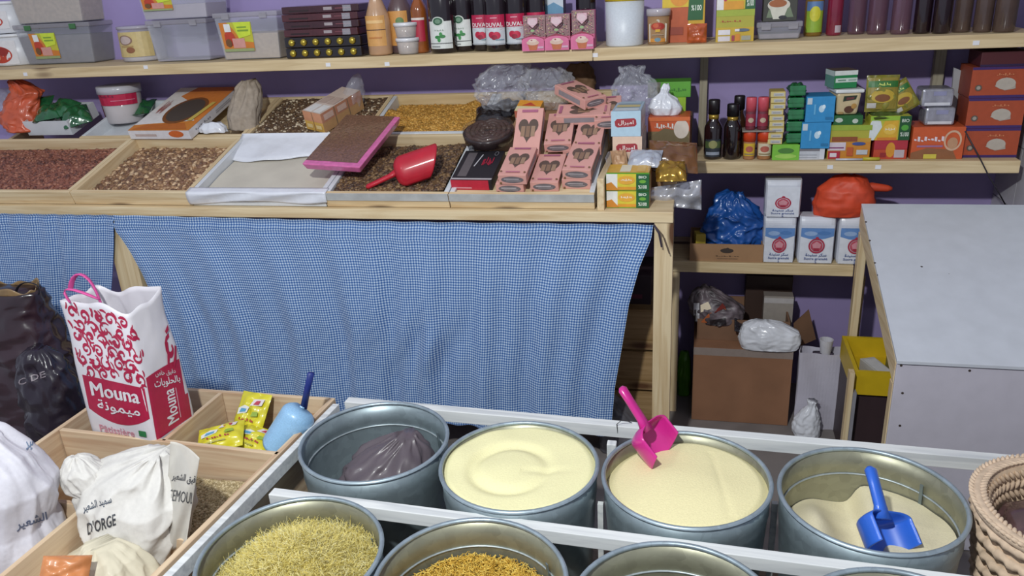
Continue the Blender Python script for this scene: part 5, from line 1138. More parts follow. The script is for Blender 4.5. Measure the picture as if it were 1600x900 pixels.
# tall pale card and big orange boxes at the end
x, y, w_, h = sh(1484, 1512, 112, 249, ZS2, back=.14)
o = MB().hexa([(-.035, -.005, 0), (.035, -.005, 0), (.035, .005, 0), (-.035, .005, 0)], [(-.05, -.005, .27), (.02, -.005, .24), (.02, .005, .24), (-.05, .005, .27)]).build('card_sheet', mat('#9a9a9d', .7, .06, 15)); o.location = (at_y(1496, 240, YS + .17).x, YS + .17, ZS2); tag(o, 'tall grey card sheet standing behind the big orange boxes', 'card')
zt = ZS2
BIG = lambda i: [('r', 0, 0, 1, 1, '#a2482b'), ('r', 0, 0, 1, .09, '#3a2560'), ('r', 0, .92, 1, 1, '#3a2560'), ('p', [(.42, .38), (.60, .24), (.78, .30), (.76, .52), (.60, .66), (.46, .56)], '#a59a90'), ('e', .6, .46, .17, .19, '#b0a69a'), ('e', .14, .34, .06, .10, '#5a5248'), ('e', .14, .34, .035, .06, '#9a9288'), ('w', .42, .70, .72, .82, '#c47a54')]
for i, (xl, xr, yt, yb) in enumerate(((1501, 1594, 203, 249), (1508, 1599, 155, 202), (1514, 1606, 105, 154))):
    xa, xb = at_y(xl, yb, y - .11).x, min(at_y(xr, yb, y - .11).x, .985); h1 = at_y(1550, yt, y - .11).z - at_y(1550, yb, y - .11).z
    carton('orange_carton', ['big orange carton with a pale oval, bottom of the stack at the shelf end', 'big orange carton with a pale oval, second in the stack at the shelf end', 'big orange carton with a pale oval, third in the stack at the shelf end'][i], 'carton', ((xa + xb) / 2, y - .11 + .07, zt), xb - xa, .13, h1 - .001, '#8a3c22', front=BIG(i), group='big orange cartons'); zt += h1
carton('orange_carton', 'dark red carton on top of the orange stack at the shelf end', 'carton', (.905, y - .04, zt), .13, .13, .045, '#4a1a20', front=[('r', 0, 0, 1, .15, '#2a1a40')])
# marker lying on the shelf edge
p0 = at_z(1330, 249, ZS2 + .006); p1 = at_z(1367, 248, ZS2 + .006)
o = MB().tube([(at_z(1304, 249, ZS2).x, YS + .007, ZS2 + .0045), (at_z(1347, 249, ZS2).x, YS + .007, ZS2 + .0045)], .0035, 8).build('marker_pen', mat('#b9bcc4', .3), smooth=True)
MB().tube([(at_z(1346, 249, ZS2).x, YS + .007, ZS2 + .006), (at_z(1372, 249, ZS2).x, YS + .007, ZS2 + .006)], .0058, 10).build('cap', mat('#b5a832', .4), o, smooth=True); tag(o, 'thin pen with a yellow cap lying along the middle shelf edge', 'pen')
# cable hanging down at the end of the shelf
pts = [at_y(1508, 205, YS - .004), at_y(1530, 245, YS - .008), at_y(1545, 275, YS - .006), at_y(1560, 300, YS + .02), at_y(1572, 322, YS + .04)]
o = MB().tube(pts, .0022, 6).build('cable', mat('#241f28', .5), smooth=True); tag(o, 'thin dark cable hanging across the end of the middle shelf', 'cable')

# ================================================================== LOW SHELF
ZS3 = ZL + .0004
x, y, w_, h = sh(1077, 1191, 382, 418, ZS3)
o = open_box('card_tray', 'low brown cardboard tray on the lowest shelf holding a crumpled blue bundle', 'box', w_, .20, h, CARD); o.location = (x, y + .10, ZS3)
printed([('p', [(.42, .62), (.52, .82), (.60, .62), (.51, .50)], '#3a2f2c'), ('e', .51, .64, .09, .14, '#40352f'), ('w', .36, .28, .68, .36, '#5a4536'), ('r', .38, .16, .66, .19, '#6a5341')], f_front(w_, .20, h), o, 'printed_front')
bx = at_y(1148, 370, y + .1).x
BLU = mat('#1d4f98', .35, .2, 20, coat=.3, key='blu')
bag('blue_bundle', 'crumpled bright blue plastic bundle in the cardboard tray', 'bundle', (bx, y + .10, ZS3 + .008), [(0, .07, .06, 0, 0), (.06, .10, .075, 0, 0), (.11, .11, .07, .008, 0), (.16, .075, .06, -.01, .0), (.20, .045, .04, -.02, 0), (.22, .015, .015, -.01, 0)], BLU, seed=31, fold=.022, freq=12, n=120, nz=90, facet=.030, ff=.75)
carton('small_yellow_box', 'small yellow and white box tucked in the cardboard tray', 'box', (at_y(1093, 385, y + .04).x, y + .06, ZS3 + .0065), .035, .05, h + .018, '#b9a23a', front=[('r', 0, 0, 1, .5, '#cfcccc')], rz=.15)
SG = mat('#cdd0da', .4, .03, 25, coat=.2, key='sugar')
def sugar_print(s): return [('r', 0, 0, 1, 1, '#d2d5de')] + ([('p', [(0, .70), (.25, .64), (.5, .62), (.75, .65), (1, .72), (1, .95), (0, .95)], '#5f86bd'), ('e', .3, .78, .2, .06, '#8fa9cf'), ('e', .7, .80, .2, .05, '#4f78b0'), ('r', 0, .93, 1, 1, '#c3c9d8')] if s else []) + [('o', .5, .46, .25, .20, '#a8344a'), ('e', .5, .46, .185, .148, '#b24a5c'), ('p', [(.40, .40), (.60, .40), (.64, .50), (.5, .58), (.36, .50)], '#c98a94'), ('r', .42, .33, .58, .40, '#a02f44'), ('e', .5, .67, .05, .035, '#a8344a'), ('t', 'سكر سنيدة', .18, .17, .82, .27, '#3f5590'), ('t', 'Sucre granulé', .14, .08, .86, .155, '#3f5590'), ('t', '2', .47, .01, .53, .06, '#3f5590')]
def sugar(x, y, z, w_, h, label, s, seed, group='sugar bags'):
    d = .085
    def fn(u, v):
        t = 2 * PI * u; c, sn = math.cos(t), math.sin(t); k = (abs(c) ** 7 + abs(sn) ** 7) ** (-1 / 7)
        e = 1 if v < .86 else 1 - .25 * ((v - .86) / .14) ** 2; b = 1 - .06 * max(0, (.06 - v) / .06)
        nz = 1 + .02 * noise.noise(Vector((c + seed, sn, v * 4)))
        return (w_ / 2 * k * c * b * nz, d / 2 * k * sn * b * nz * e, v * h)
    mb = MB(); mb.grid(fn, 40, 24, closed=True); L = len(mb.v); mb.f += [tuple(range(39, -1, -1)), tuple(range(L - 40, L))]; mb.m += [0, 0]
    o = mb.build('sugar_bag', SG, smooth=False); o.location = (x, y + d / 2, z)
    printed(sugar_print(s), lambda u, v, q: ((u - .5) * w_ * .90, -d / 2 * 1.025 - q - .0006, .02 * h + v * h * .82), o, 'printed_label')
    return tag(o, label, 'bag', group)
for i, (xl, xr, lb) in enumerate(((1193, 1241, 'white sugar bag in the bottom row next to the cardboard tray'), (1244, 1302, 'white sugar bag in the middle of the bottom row'), (1305, 1363, 'white sugar bag in the bottom row beside the white sloping box'))):
    x, y, w_, h = sh(xl, xr, 340, 414, ZS3)
    if i == 0: x -= .004; w_ += .008
    sugar(x, y, ZS3, w_ - .003, h, lb, True, i * 3.1)
    if i == 0: ht, yt = h, y
xa, xb = at_y(1194, 340, yt).x, at_y(1250, 340, yt).x
sugar((xa + xb) / 2, yt, ZS3 + ht + .001, xb - xa, at_y(1222, 283, yt).z - at_y(1222, 340, yt).z, 'white sugar bag standing on top of the bottom row', False, 11.3)
ORG = mat('#c9472a', .55, .15, 25, bump=.2, key='orgcl')
cx = at_y(1318, 320, yt + .05).x
bag('orange_bundle', 'rolled orange woven bundle on top of the sugar bags', 'bundle', (cx, yt + .05, ZS3 + ht + .001), [(0, .08, .05, -.01, 0), (.04, .095, .06, 0, 0), (.09, .085, .06, 0, 0), (.125, .05, .04, .01, .0), (.135, .02, .02, .01, 0)], ORG, seed=33, fold=.010, freq=10)
p0 = at_y(1352, 292, yt + .08)
MB().tube([p0 + Vector((-.03, 0, -.01)), p0 + Vector((.02, 0, 0)), p0 + Vector((.07, 0, -.005)), p0 + Vector((.085, .0, -.006))], [.012, .016, .012, .006], 10).build('orange_tail', ORG, None, smooth=True)
child(bpy.data.objects['orange_tail'], bpy.data.objects['orange_bundle'])
# ================================================================== ON THE FLOOR UNDER THE SHELVES
X, Y, W_, H_ = span(1082, 1238, 545, 662, 0.0005); Y = 2.70; xa, xb = at_y(1082, 600, Y).x, at_y(1236, 600, Y).x; hb = at_y(1160, 547, Y).z
o = carton('big_carton', 'big brown cardboard carton on the floor under the lowest shelf', 'carton', ((xa + xb) / 2, Y + .15, .0005), xb - xa, .29, hb, mat('#8a6248', .8, .10, 10), front=[('r', .0, .90, 1, 1, '#8d7f78')])
x2 = at_y(1155, 530, Y + .02).x
h2 = at_y(1115, 509, Y + .02).z - hb
o = open_box('top_carton', 'smaller open brown carton on the big one, stuffed with bags', 'carton', xb - xa - .02, .24, h2, CARD_DARK); o.location = ((xa + xb) / 2, Y + .195, hb + .001)
zt = hb + .001
bag('white_bag', 'white plastic bag bulging over the front of the open carton', 'bag', ((x2 + xb) / 2 + .01, Y + .028, zt + .001), [(0, .095, .035, 0, 0), (.03, .105, .040, 0, 0), (.065, .10, .036, 0, .002), (.09, .07, .03, -.02, .004), (.102, .03, .015, -.03, .004)], FILM_WHITE, seed=41, fold=.006, freq=16, sq=3, facet=.007, ff=1.4, n=110, nz=60)
NP = mat('#5d5358', .45, .8, 22, bump=.4, key='news')
o = bag('printed_bag', 'crumpled black, white and orange printed bag at the corner of the open carton', 'bag', (at_y(1112, 490, Y + .12).x, Y + .13, zt + .06), [(0, .08, .06, .02, 0), (.04, .095, .06, .02, 0), (.075, .08, .05, .0, 0), (.11, .05, .03, -.02, 0), (.125, .02, .02, -.025, 0)], NP, seed=42, fold=.014, freq=13, facet=.014, n=90, nz=60)
print_on(o, [(1084, 512), (1140, 506), (1140, 468), (1084, 474)], [('r', 0, 0, .16, 1, '#c9c7cc'), ('p', [(.2, .2), (.5, .1), (.9, .6), (.8, .8), (.4, .5)], '#b5633a'), ('p', [(.2, .6), (.5, .7), (.4, 1), (.2, .9)], '#c9b79a'), ('r', .45, .0, .9, .25, '#2a2428'), ('p', [(.55, .5), (.9, .7), (.8, .9)], '#7a2f2a')])
SEQ = mat('#2a272e', .2, .9, 260, bump=.8, coat=.6, key='seq')
def sq_(u, v):
    p = at_y(1148 + 90 * u, 497 + 16 * math.sin(u * 3.0) * .5 + 20 * v + 6 * u, Y + .08 - .05 * v + .01 * math.sin(u * 14)); return tuple(p)
o = MB().grid(sq_, 40, 10).build('sequin_cloth', SEQ, smooth=True, solid=.004); tag(o, 'glittering black cloth lying across the open carton', 'cloth')
xc1, xc2 = at_y(1192, 500, Y + .17).x, at_y(1238, 500, Y + .17).x; z0 = at_y(1215, 506, Y + .17).z
carton('pale_box', 'pale taped box standing in the open carton behind the black cloth', 'box', ((xc1 + xc2) / 2, Y + .20, zt + .008), xc2 - xc1, .05, at_y(1215, 464, Y + .17).z - zt - .008, '#8f857f', front=[('r', 0, 0, 1, 1, '#989089'), ('r', 0, .8, 1, .95, '#b5b0b0')], coat=.4)
carton('dark_carton', 'dark brown carton at the back beneath the lowest shelf', 'carton', (at_y(1200, 450, 3.0).x, 3.0, zt + .001), .17, .08, at_y(1200, 432, 2.96).z - zt, '#3d2c26')
fa, fb = at_y(1240, 545, Y + .16), at_y(1276, 525, Y + .16)
mb = MB(); q = [at_y(1241, 545, Y + .16), at_y(1275, 530, Y + .20), at_y(1264, 484, Y + .20), at_y(1240, 506, Y + .16)]
mb.hexa([(p.x, p.y, p.z) for p in q], [(p.x, p.y + .006, p.z) for p in q]); o = mb.build('card_flap', CARD_DARK); tag(o, 'dark cardboard flap sticking up behind the white paper bag', 'card')
# white paper bag
Yp = 2.695; xa, xb = at_y(1241, 600, Yp).x, at_y(1322, 600, Yp).x; hp = at_y(1280, 552, Yp).z
xa = max(xa, .372)
mb = MB(); 
def pb(u, v):
    c = [(-.5, 0), (.5, 0), (.46, 1), (-.46, 1)]; t = u * 4; i = int(t) % 4; f_ = t - int(t)
    ax, ay = c[i]; bx_, by_ = c[(i + 1) % 4]; x_ = ax + (bx_ - ax) * f_; y_ = ay + (by_ - ay) * f_
    w_ = (xb - xa); k = 1 + .03 * math.sin(v * 7 + u * 20) * v
    return ((xa + xb) / 2 + x_ * w_ * k, Yp + y_ * .058 * (1 - .0 * v) + .004 * math.sin(u * 40 + v * 5), .001 + hp * v * (1 - .015 * math.sin(u * 12)))
o = mb.grid(pb, 64, 14, closed=True).build('paper_bag', mat('#b9b5c2', .6, .06, 12, key='pb'), solid=.002); tag(o, 'open white paper bag standing on the floor beside the big carton', 'bag')
MB().box(((xa + xb) / 2, Yp + .029, .006), (xb - xa - .012, .05, .006)).build('bottom', mat('#b9b5c2', .6, .06, 12, key='pb'), o)
cx = at_y(1287, 545, Yp + .07)
o = MB().lathe([(.016, 0), (.0235, .07), (.021, .07), (.014, .004)], 20, cap1=False).build('paper_cup', mat('#c5c3ca', .5)); o.location = (cx.x, Yp + .029, hp - .028); tag(o, 'white cup sticking out of the paper bag', 'cup')
bag('dark_stuffing', 'dark crumpled plastic filling the paper bag', 'plastic', ((xa + xb) / 2, Yp + .029, .012), [(0, .03, .010, 0, 0), (hp * .7, .035, .012, 0, 0), (hp * .93, .035, .012, 0, 0)], mat('#3a3040', .5, .3, 30), seed=44, fold=.002)
bag('knotted_bag', 'small white knotted plastic bag on the floor against the paper bag', 'bag', (at_z(1256, 668, 0).x, 2.645, .001), [(0, .040, .03, 0, 0), (.03, .045, .035, 0, 0), (.07, .042, .03, 0, 0), (.10, .028, .022, .006, 0), (.125, .012, .012, .012, 0), (.145, .016, .014, .014, 0)], FILM_WHITE, seed=45, fold=.008, freq=18)
# yellow crate and dark box beside the white sloping box
Yc = 2.42
pl = at_y(1334, 600, Yc); zb = at_y(1350, 617, Yc).z; zt = at_y(1350, 581, Yc).z
pr_ = at_y(1316, 527, 2.69)
wy = .30; o = open_box('yellow_crate', 'yellow open crate on a dark box beside the sloping white box', 'crate', wy, .27, zt - zb, mat('#c9a91c', .45, .06, 20), t=.012); o.location = (pl.x + wy / 2, Yc + .135, zb)
carton('paper_pack', 'white paper pack lying in the yellow crate', 'pack', (pl.x + .085, Yc + .10, zb + .0125), .05, .12, .045, '#b5b2ae', rx=0, rz=.35, top=[('r', .1, .1, .9, .9, '#c9c7c6')])
carton('khaki_box', 'small khaki box in the yellow crate behind the rail', 'box', (pl.x + .16, Yc + .12, zb + .0125), .06, .10, .05, '#7a7440', rz=.1)
carton('dark_box', 'dark box on the floor holding up the yellow crate', 'box', (pl.x + .145, Yc + .145, .0005), .28, .26, zb - .001, '#3a2b2f')
wp = at_y(1327, 640, 2.40)
o = MB().box((0, 0, (zt + .01) / 2), (.016, .03, zt + .01)).build('wooden_prop', W_Z); o.location = (wp.x - .006, 2.40, 0); tag(o, 'thin pine upright at the corner of the dark box', 'post')
MB().box((.0145, 0, (zt - .06) / 2), (.011, .026, zt - .06)).build('grey_strip', mat('#8a8890', .5), o)
# things under the stand
p = at_y(1068, 600, 2.9)
bag('green_bag', 'narrow bright green bag behind the stand leg', 'bag', (at_y(1069, 590, 2.90).x, 2.90, .0005), [(0, .024, .02, 0, 0), (.08, .028, .022, 0, 0), (.16, .022, .02, 0, 0), (.19, .015, .012, 0, 0)], mat('#4f8a1f', .4, .15, 20, coat=.3), seed=46, fold=.004)
cr = empty('wooden_crate', (-.36, 2.72, 0)); tag(cr, 'rough wooden crate standing under the stand behind the checked cloth', 'crate')
zz0, zz1 = 0.0, at_y(1000, 482, 2.6).z
hs = (zz1 - .02) / 3
DW = wood('#a98a62', '#86683f', 'x', key='crate')
for i in range(3):
    for (y_, nm) in ((2.60, 'slat'), (2.86, 'slat')): board(cr, nm, -.62, -.105, y_, y_ + .012, .01 + i * (hs + .004), .01 + i * (hs + .004) + hs - .006, DW)
for x_ in (-.605, -.12):
    for y_ in (2.613, 2.832): board(cr, 'corner_post', x_ - .014, x_ + .014, y_, y_ + .026, 0, zz1, DW)
board(cr, 'base_board', -.59, -.135, 2.613, 2.858, .004, .012, DW)
bag('grey_bag', 'grey plastic bag slumped at the foot of the stand leg', 'bag', (-.22, 2.47, .001), [(0, .09, .06, 0, 0), (.06, .10, .065, 0, 0), (.13, .07, .05, -.03, 0), (.20, .03, .03, -.06, 0), (.22, .01, .01, -.07, 0)], mat('#5a585e', .3, .2, 20, coat=.3, key='gbag'), seed=47, fold=.016)
carton('red_stock_carton', 'dark carton on the wooden crate under the stand', 'carton', (-.30, 2.735, zz1 + .001), .30, .2, .11, '#2c1f26', front=[('r', .1, .2, .9, .35, '#5a2434'), ('r', .2, .6, .7, .75, '#4a2a3a')])
# ================================================================== INSIDE THE TUBS
def disc(name, label, cat, cx, cy, r, zf, m, nr=40, na=96, kind='stuff'):
    def fn(u, v):
        a = 2 * PI * u; rr = r * v; x, y = rr * math.cos(a), rr * math.sin(a)
        return (cx + x, cy + y, zf(x / r, y / r))
    mb = MB(); mb.grid(fn, na, nr, closed=True); o = mb.build(name, m, smooth=True); return tag(o, label, cat, kind=kind)
SEM = mat('#ece6b4', .9, .04, 260, bump=.25, key='sem'); SEM2 = mat('#e9dfae', .9, .05, 260, bump=.25, key='sem2'); FLR = mat('#e0d6b4', .9, .05, 260, bump=.2, key='flr')
def dent(x, y, cx, cy, s, d): return d * math.exp(-((x - cx) ** 2 + (y - cy) ** 2) / (s * s))
N = lambda x, y, f, s: noise.noise(Vector((x * f, y * f, s)))
(c2x, c2y), (c3x, c3y), (c4x, c4y), (c5x, c5y), (c6x, c6y), (c7x, c7y), (c8x, c8y) = [c[0] for c in CANS[1:]]
def z2(x, y):
    rr = math.hypot(x, y); q = math.hypot(x + .10, y + .05)
    z = ZR - .010 + .004 * N(x, y, 2.2, 1)
    z += -.010 * math.exp(-((q - .50) / .09) ** 2) * (1 if x < .1 else max(0, 1 - (x - .1) * 1.6)) + .004 * math.exp(-(q / .35) ** 2)
    z += .007 * max(0, -(x * .4 - (y + .02)) if 0 else 0)
    if x > .05: z += -.004 * math.exp(-((y + .12 - .2 * x) / .07) ** 2) * math.exp(-((x - .35) / .3) ** 2)
    return z - .012 * max(0, rr - .93) * 8
disc('semolina', 'pale yellow semolina filling its tub level with the rim', 'semolina', c2x, c2y, RR * .955, z2, SEM)
def z3(x, y):
    rr = math.hypot(x, y); z = ZR - .022 + .016 * math.exp(-((x - .12) ** 2 + (y + .25) ** 2) / .8) - .022 * max(0, -x * .8 + y * .3 - .25) + .003 * N(x, y, 2.0, 5)
    z -= .004 * math.exp(-((x - .42 + .15 * y) / .04) ** 2) * (.5 if abs(y) < .7 else 0)
    return z - .02 * max(0, rr - .9) * 5
disc('semolina', 'cream semolina around the pink scoop', 'semolina', c3x, c3y, RR * .95, z3, SEM2)
def z4(x, y):
    base = ZR - .125 - .012 * y
    z = base + .062 * math.exp(-((x + .62) / .30) ** 2) * math.exp(-((y + .1) / .8) ** 2) + .062 / (1 + math.exp(-(x - .02) * 30)) * (1 - .25 * max(0, y)) - .02 * max(0, x - .55)
    z += .003 * N(x, y, 3, 9); return z
disc('flour', 'cream flour scooped hollow around the blue scoop', 'flour', c4x, c4y, RR * .905, z4, FLR, nr=60, na=128)
# crumpled bag in the first tub
o = bag('grey_plastic_bag', 'crumpled dark grey plastic bag lying in a tub', 'bag', (-.714, 1.492, .288), [(0, .05, .05, .0, 0), (.09, .085, .08, .01, 0), (.19, .115, .105, .012, .0), (.245, .10, .085, .018, .01), (.285, .065, .05, .03, .03), (.312, .02, .02, .05, .04)], mat('#5c5359', .38, .12, 16, coat=.15, key='gpb'), facet=.016, ff=.9, seed=52, fold=.016, freq=9.5, n=110, nz=80, ridge=.75)
# vermicelli
def strands(name, label, cx, cy, r, zf, count, ln, rad, mats, curl=1.0, stand=.5, cat='noodles'):
    K = 5
    a = RNG.uniform(0, 2 * PI, count); rr = r * np.sqrt(RNG.uniform(0, 1, count))
    P = np.zeros((count, K, 3)); x = rr * np.cos(a); y = rr * np.sin(a)
    d = RNG.normal(0, 1, (count, 3)); d[:, 2] = np.abs(d[:, 2]) * stand; d /= np.linalg.norm(d, axis=1)[:, None]
    L = ln * RNG.uniform(.5, 1.2, count); p = np.stack([x, y, np.array([zf(i / r, j / r) for i, j in zip(x, y)])], -1)
    for k in range(K):
        P[:, k] = p; p = p + d * (L / K)[:, None]
        d = d + RNG.normal(0, .38 * curl, (count, 3)); d[:, 2] -= .10; d /= np.linalg.norm(d, axis=1)[:, None]
        q = np.hypot(p[:, 0], p[:, 1]); s = np.minimum(1, r * 1.02 / np.maximum(q, 1e-6)); p[:, 0] *= s; p[:, 1] *= s
    V = np.zeros((count, K, 3, 3))
    for k in range(K):
        t = P[:, min(k + 1, K - 1)] - P[:, max(k - 1, 0)]; t /= np.maximum(np.linalg.norm(t, axis=1), 1e-9)[:, None]
        u = np.cross(t, [.3, .5, .81]); u /= np.maximum(np.linalg.norm(u, axis=1), 1e-9)[:, None]; w_ = np.cross(t, u)
        for j in range(3):
            an = 2 * PI * j / 3; V[:, k, j] = P[:, k] + rad * (math.cos(an) * u + math.sin(an) * w_)
    V = V.reshape(-1, 3) + np.array([cx, cy, 0])
    f = []
    for k in range(K - 1):
        for j in range(3):
            f.append((k * 3 + j, k * 3 + (j + 1) % 3, (k + 1) * 3 + (j + 1) % 3, (k + 1) * 3 + j))
    f = np.array(f); Fq = (f[None] + (np.arange(count) * K * 3)[:, None, None]).reshape(-1, 4)
    me = bpy.data.meshes.new(name); me.vertices.add(len(V)); me.vertices.foreach_set('co', V.ravel())
    me.loops.add(len(Fq) * 4); me.loops.foreach_set('vertex_index', Fq.ravel().astype(np.int32))
    me.polygons.add(len(Fq)); me.polygons.foreach_set('loop_start', np.arange(0, len(Fq) * 4, 4, dtype=np.int32))
    mi = np.repeat(RNG.integers(0, len(mats), count), len(f)); me.polygons.foreach_set('material_index', mi.astype(np.int32)); me.polygons.foreach_set('use_smooth', np.ones(len(Fq), bool))
    for m in mats: me.materials.append(m)
    me.update(calc_edges=True); me.validate()
    o = bpy.data.objects.new(name, me); COL.objects.link(o); return tag(o, label, cat, kind='stuff')
VM = [mat(h, .6, .05, 40) for h in ('#f3e698', '#eddc82', '#f8efb6', '#e4d070')]
def z5(x, y):
    d = math.hypot(x - .10, y + .12)
    return ZR - .080 + .104 * math.exp(-(d / .72) ** 2) + .007 * N(x, y, 4, 3) - .05 * max(0, -x - .55)
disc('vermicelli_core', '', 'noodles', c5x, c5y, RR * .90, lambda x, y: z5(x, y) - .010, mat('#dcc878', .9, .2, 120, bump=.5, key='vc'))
core = bpy.data.objects['vermicelli_core']
o = strands('vermicelli', 'pale yellow thin vermicelli heaped high in its tub', c5x, c5y, RR * .90, z5, 30000, .055, .00036, VM, 2.4, .22)
for k in ('label', 'category', 'kind'): del core[k]
child(core, o); core['kind'] = 'stuff'
VM2 = [mat(h, .6, .05, 40) for h in ('#dcb850', '#cfa53c', '#e4c664', '#bd9434')]
def z6(x, y):
    d = math.hypot(x - .18, y + .25)
    return ZR - .078 + .045 * math.exp(-(d / .45) ** 2) + .006 * N(x, y, 4, 13)
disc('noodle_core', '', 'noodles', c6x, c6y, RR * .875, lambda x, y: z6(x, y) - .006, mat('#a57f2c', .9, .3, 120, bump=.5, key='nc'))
core = bpy.data.objects['noodle_core']
o = strands('short_noodles', 'dark yellow short noodles lying low in the tub in front of the level semolina', c6x, c6y, RR * .87, z6, 9000, .016, .00085, VM2, .5, .3)
for k in ('label', 'category', 'kind'): del core[k]
child(core, o); core['kind'] = 'stuff'
# scoops
PINK = mat('#c9288a', .32, .06, 20, coat=.4, key='pk'); BLUE = mat('#2f66cf', .35, .06, 20, coat=.3, key='bl')
a = at_y(1000, 664, 1.50); a = CAM + ray(1001, 662) * ((1.50) / ray(1001, 662).y)
tip = Vector((c3x + .015, c3y + .005, ZR - .004)); tip = at_z(1054, 716, ZR - .006); hnd = at_z(968, 606, ZR + .135)
ax = (tip - hnd); Lt = ax.length
o = scoop('scoop', 'bright pink plastic scoop stuck in the cream semolina', PINK, .056, Lt * .50, Lt * .50, hnd + ax * .50, frame(ax, Vector((.72, -.30, .62))), ang=100, hr=.0150)
tip = at_z(1404, 850, ZR - .022); hnd = at_z(1356, 731, ZR + .060)
ax = (tip - hnd); Lt = ax.length
o = scoop('scoop', 'blue plastic scoop leaning in the half-empty flour tub', BLUE, .058, Lt * .44, Lt * .58, hnd + ax * .58, frame(ax, Vector((.66, -.56, .48))), ang=100, hr=.017, tp=.06)
# wire hook on the beam by the pink scoop
p = at_z(975, 655, ZB)
o = MB().tube([p + Vector((-.012, -.034, -.02)), p + Vector((-.014, -.036, .006)), p + Vector((-.004, -.034, .016)), p + Vector((.012, -.025, .010)), p + Vector((.02, -.016, .001))], .0012, 6).build('wire_hook', mat('#4a4a4e', .4, metal=.6)); child(o, TB)

# ------------------------------------------------------------------ woven basket
BK = empty('woven_basket', (.722, 1.425, .2745)); tag(BK, 'pale woven basket with a thick plaited rim at the end of the tub row', 'basket')
STR = mat('#cdb59c', .8, .16, 60, bump=.3, key='straw'); STR2 = mat('#bea58b', .8, .16, 60, bump=.3, key='straw2')
r0, r1, hb = .125, .172, .335
mb = MB(); mb.lathe([(r0, 0), (r0 + .01, .004), (r1, hb), (r1 - .014, hb), (r0 - .004, .014), (.001, .012)], 56, cap1=False); mb.build('wall', STR2, BK, smooth=True)
mb = MB(); nb = 9
for k in range(nb):
    z = .03 + k * (hb - .05) / (nb - 1); rr = r0 + (r1 - r0) * z / hb + .004
    mb.tube([(rr * math.cos(t), rr * math.sin(t), z + .002 * math.sin(t * 30)) for t in np.linspace(0, 2 * PI, 121)], [.0105 + .0025 * math.sin(t * 40 + k * PI) for t in np.linspace(0, 2 * PI, 121)], 6)
mb.build('outer_coils', STR, BK, smooth=True)
ico = MB().lathe([(.0, -.011), (.0036, -.007), (.0048, 0), (.0036, .007), (.0, .011)], 7, cap0=False, cap1=False)
def stitches(name, R, z, n, tilt, m, lean_):
    mb = MB()
    for i in range(n):
        t = 2 * PI * i / n
        X_ = Matrix.Translation((R * math.cos(t), R * math.sin(t), z)) @ Matrix.Rotation(t, 4, 'Z') @ Matrix.Rotation(lean_, 4, 'Y') @ Matrix.Rotation(tilt, 4, 'X')
        mb.add(ico.v, ico.f, 0, X_)
    return mb.build(name, m, BK, smooth=True)
mb = MB(); mb.tube([((r1 + .001) * math.cos(t), (r1 + .001) * math.sin(t), hb) for t in np.linspace(0, 2 * PI, 81)], .012, 8); mb.build('rim', STR, BK, smooth=True)
stitches('plaited_rim', r1 + .010, hb + .006, 100, .65, STR, .9); stitches('plaited_rim', r1 - .007, hb + .008, 96, -.65, STR, 1.9)
for k in range(3): stitches('inner_weave', r1 - .020 - .004 * k, hb - .012 - .020 * k, 72, .5 if k % 2 else -.5, STR2, .2)
o = bag('dark_packets', 'dark brown glossy plastic heaped inside the woven basket', 'plastic', (.722, 1.425, .2745 + .016), [(0, .095, .095, 0, 0), (.15, .12, .12, 0, 0), (.25, .13, .13, 0, 0), (.29, .10, .10, .0, 0), (.305, .03, .03, 0, 0)], mat('#5a4343', .25, .4, 18, coat=.5, key='dpk'), seed=61, fold=.014, freq=14, n=80, nz=50)

# ================================================================== IN THE BINS
CREAM = mat('#cfc7b0', .6, .1, 20, coat=.2, key='cream')
# flour bag
pA, pB, pC = at_z(141, 668, ZB), at_z(242, 689, ZB), at_z(302, 646, ZB)
ex = (pB - pA); wf_ = ex.length; ex.normalize(); ey = (pC - pB); df_ = min(ey.length, .16); rzf = math.atan2(ex.y, ex.x)
ctr = pA + ex * wf_ / 2 + Vector((-ex.y, ex.x, 0)) * df_ / 2
htop = at_y(150, 468, ctr.y - .03).z; zb_ = Z1 + .002
HF = htop - zb_
WHF = mat('#d9d6dc', .5, .03, 20, coat=.15, key='whf')
def fb_(u, v):
    t = 2 * PI * u; c, s = math.cos(t), math.sin(t); k = (abs(c) ** 11 + abs(s) ** 11) ** (-1 / 11)
    pinch = 1 - .16 * max(0, v - .75) / .25 * abs(s); bulge = 1 + .03 * math.sin(PI * min(1, v * 1.2))
    x = wf_ / 2 * k * c * bulge; y = df_ / 2 * k * s * pinch * bulge
    q = Vector((x * 16, y * 16, v * 5)); dd = .006 * noise.noise(q) * (0.3 + v) + .004 * max(0, v - .6) * (1 - 2 * abs(noise.noise(q * 1.7)))
    top = HF * (1 + (.045 * noise.noise(Vector((c * 1.4, s * 1.4, 3.3))) - .012 * math.exp(-((c - .72) ** 2 + (s + .70) ** 2) / .12)) * max(0, v - .6) / .4)
    return (x + dd * c, y + dd * s, v * top)
mb = MB(); mb.grid(fb_, 96, 44, closed=True); mb.f.append(tuple(range(95, -1, -1))); mb.m.append(0)
fb = mb.build('flour_bag', WHF, smooth=True, solid=.0012); fb.location = (ctr.x, ctr.y, zb_); fb.rotation_euler = (0, 0, rzf)
tag(fb, 'red and white flour bag with a pink handle standing in the wooden bins', 'bag')
CR = '#ab1f45'
